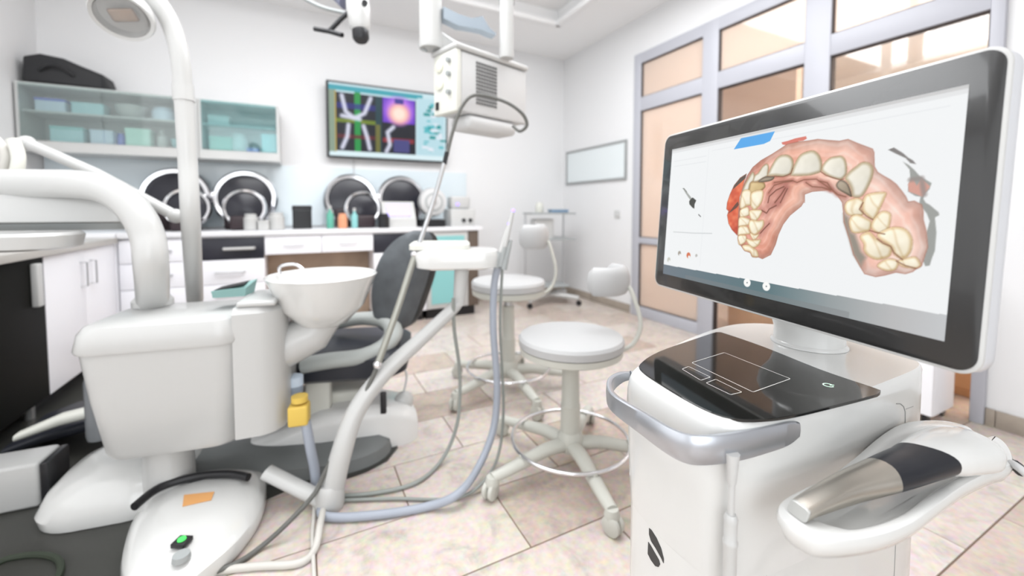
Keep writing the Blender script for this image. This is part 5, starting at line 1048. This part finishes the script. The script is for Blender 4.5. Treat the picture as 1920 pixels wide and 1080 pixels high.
MB().tube([(hc.x, hc.y, z4_ - .074), (hc.x, hc.y, .3), (hc.x + .01, hc.y + .015, .14)], .0042, 10).build('lower_cord', WHITE, cab)
# ============================================================ holder tray and scanner
ht = thing('scanner_holder', 'white tray-shaped scanner holder projecting from the right side of the cart', 'holder', (.7, .25, .66))
ow = [(1456, 955), (1466, 936), (1500, 916), (1550, 893), (1600, 862), (1650, 826), (1700, 803), (1765, 800), (1815, 812), (1838, 832), (1862, 830), (1884, 842), (1899, 866), (1897, 888), (1862, 899), (1815, 918), (1770, 945), (1715, 980), (1660, 1002), (1590, 1014), (1535, 1013), (1500, 998), (1470, 978)]
iw = [(1500, 955), (1506, 945), (1525, 932), (1560, 915), (1602, 890), (1645, 856), (1695, 828), (1755, 822), (1800, 830), (1832, 845), (1850, 850), (1860, 856), (1862, 866), (1852, 878), (1835, 886), (1790, 905), (1750, 925), (1705, 955), (1655, 978), (1600, 990), (1565, 985), (1535, 975), (1512, 965)]
zt_ = .695
def zrim(p): return zt_ + .012 * max(0, min(1, (p.x - .62) / .2))
def mk(l): return smooth_path([Vector((p.x, p.y, 0)) for p in [az(u, v, zt_) for u, v in l]], 4, True)
oo, ii = mk(ow), mk(iw)
def wz(P_, dz): return [Vector((p.x, p.y, zrim(p) + dz)) for p in P_]
MB().loft([wz(inset(ii, .018), -.0225), wz(inset(ii, .016), -.023), wz(inset(oo, .020), -.032), wz(inset(oo, .006), -.024), wz(inset(oo, .0015), -.014), wz(oo, -.006), wz(inset(oo, .002), -.001), wz(inset(oo, .005), .0), wz(inset(ii, -.003), .0), wz(inset(ii, .0), -.002), wz(inset(ii, .005), -.012), wz(inset(ii, .010), -.018), wz(inset(ii, .018), -.020)], caps=True).build('tray', GLOSSW, ht)
MB().tube([az(1730, 870, .670), Vector((.80, .335, .66))], .030, 16, flat=(.7, 1.6), up=(0, 0, 1)).build('bracket', GLOSSW, ht)
hs = thing('intraoral_scanner', 'handheld scanner with steel tip, black grip and white body lying in the tray', 'scanner', (.68, .25, .70))
axis = [(1503, 955, .703, .0110, .005), (1512, 950, .705, .0125, .0065), (1545, 934, .708, .0145, .0095), (1585, 916, .711, .0170, .0130), (1620, 903, .714, .0205, .0145), (1652, 892, .717, .0235, .0155), (1690, 878, .720, .0255, .0165), (1728, 864, .723, .0270, .0180), (1762, 850, .726, .0330, .0225), (1798, 842, .727, .0365, .0245), (1828, 842, .725, .0340, .0225), (1848, 846, .722, .0230, .0140), (1853, 850, .720, .008, .005)]
C_ = [(az(u, v, z), w, h) for u, v, z, w, h in axis]
cp_path = smooth_path([c for c, _, _ in C_], 4); wp = smooth_path([Vector((w, h, 0)) for _, w, h in C_], 4); NS = len(cp_path)
def ssec(i, k=1.0, skew=0.0):
    p = cp_path[i]; t = (cp_path[min(i + 1, NS - 1)] - cp_path[max(i - 1, 0)]).normalized(); sd = Vector((t.y, -t.x, 0)).normalized(); up = sd.cross(t)
    if up.z < 0: up = -up
    w, h = wp[i].x * k, wp[i].y * k; out = []
    for j in range(28):
        a = 2 * PI * j / 28; ca, sa = math.cos(a), math.sin(a); e = .8
        e = min(.85, .35 + i * .028); x = math.copysign(abs(ca) ** e, ca) * w; y = math.copysign(abs(sa) ** e, sa) * h
        out.append(p + sd * x + up * y + t * (skew * (sa * h * .3 - (1 - abs(ca)) * .0)))
    return out
def curv(i, amt, sl=0.0):   # section whose middle bows along the axis (curved joint between parts)
    s = ssec(i); t = (cp_path[min(i + 1, NS - 1)] - cp_path[i - 1]).normalized(); c = cp_path[i]; w = wp[i].x
    return [p + t * amt * (1 - min(1, abs((p - c).dot(Vector((t.y, -t.x, 0)))) / w) ** 2) + t * sl * (p - c).dot(Vector((t.y, -t.x, 0))) / w for p in s]
def tips(off):
    c = cp_path[3]; t = (cp_path[4] - cp_path[2]).normalized(); h = wp[3].y
    return [p + t * (-.002 - off - .010 * (1 - (p.z - c.z + h) / (2 * h)) * 1.0) for p in ssec(3)]
MB().loft([tips(0)] + [ssec(i) for i in range(4, 20)] + [curv(20, .009)]).build('steel_sleeve', NICKEL, hs, label='brushed steel tip sleeve')
MB().loft([curv(20, .0095)] + [ssec(i, 1.0) for i in range(23, 27)] + [curv(29, -.004, .015)]).build('grip', SOFTB, hs, label='soft black grip')
MB().loft([curv(29, -.0035, .015)] + [ssec(i, 1.0) for i in range(32, NS)]).build('body', GLOSSW, hs, label='glossy white rear body')
def shrink(P_, k): c = sum(P_, Vector()) / len(P_); return [c + (p - c) * k for p in P_]
MB().loft([shrink(tips(.0002), .99), shrink(tips(.0022), .97), shrink(tips(.0026), .93)]).build('tip_cap', mat('tip_grey', (.50, .50, .48), .35, metal=.5), hs, label='pale grey tip face', smooth=False)
cc = az(1903, 872, .70)
MB().tube(smooth_path([az(1893, 872, .694), cc, az(1915, 884, .69)], 4), .007, 12).build('strain_relief', RUBBER, hs)
sc_ = MB().tube(smooth_path([az(1896, 868, .705), az(1925, 890, .70), az(1990, 960, .64), az(2060, 1060, .5), Vector((.98, .22, .2)), Vector((.96, .30, .13))], 6), .0048, 10).build('scanner_cable', GREYL); tag(sc_, 'light grey scanner cable leaving the tray at the right edge of the frame', 'cable')
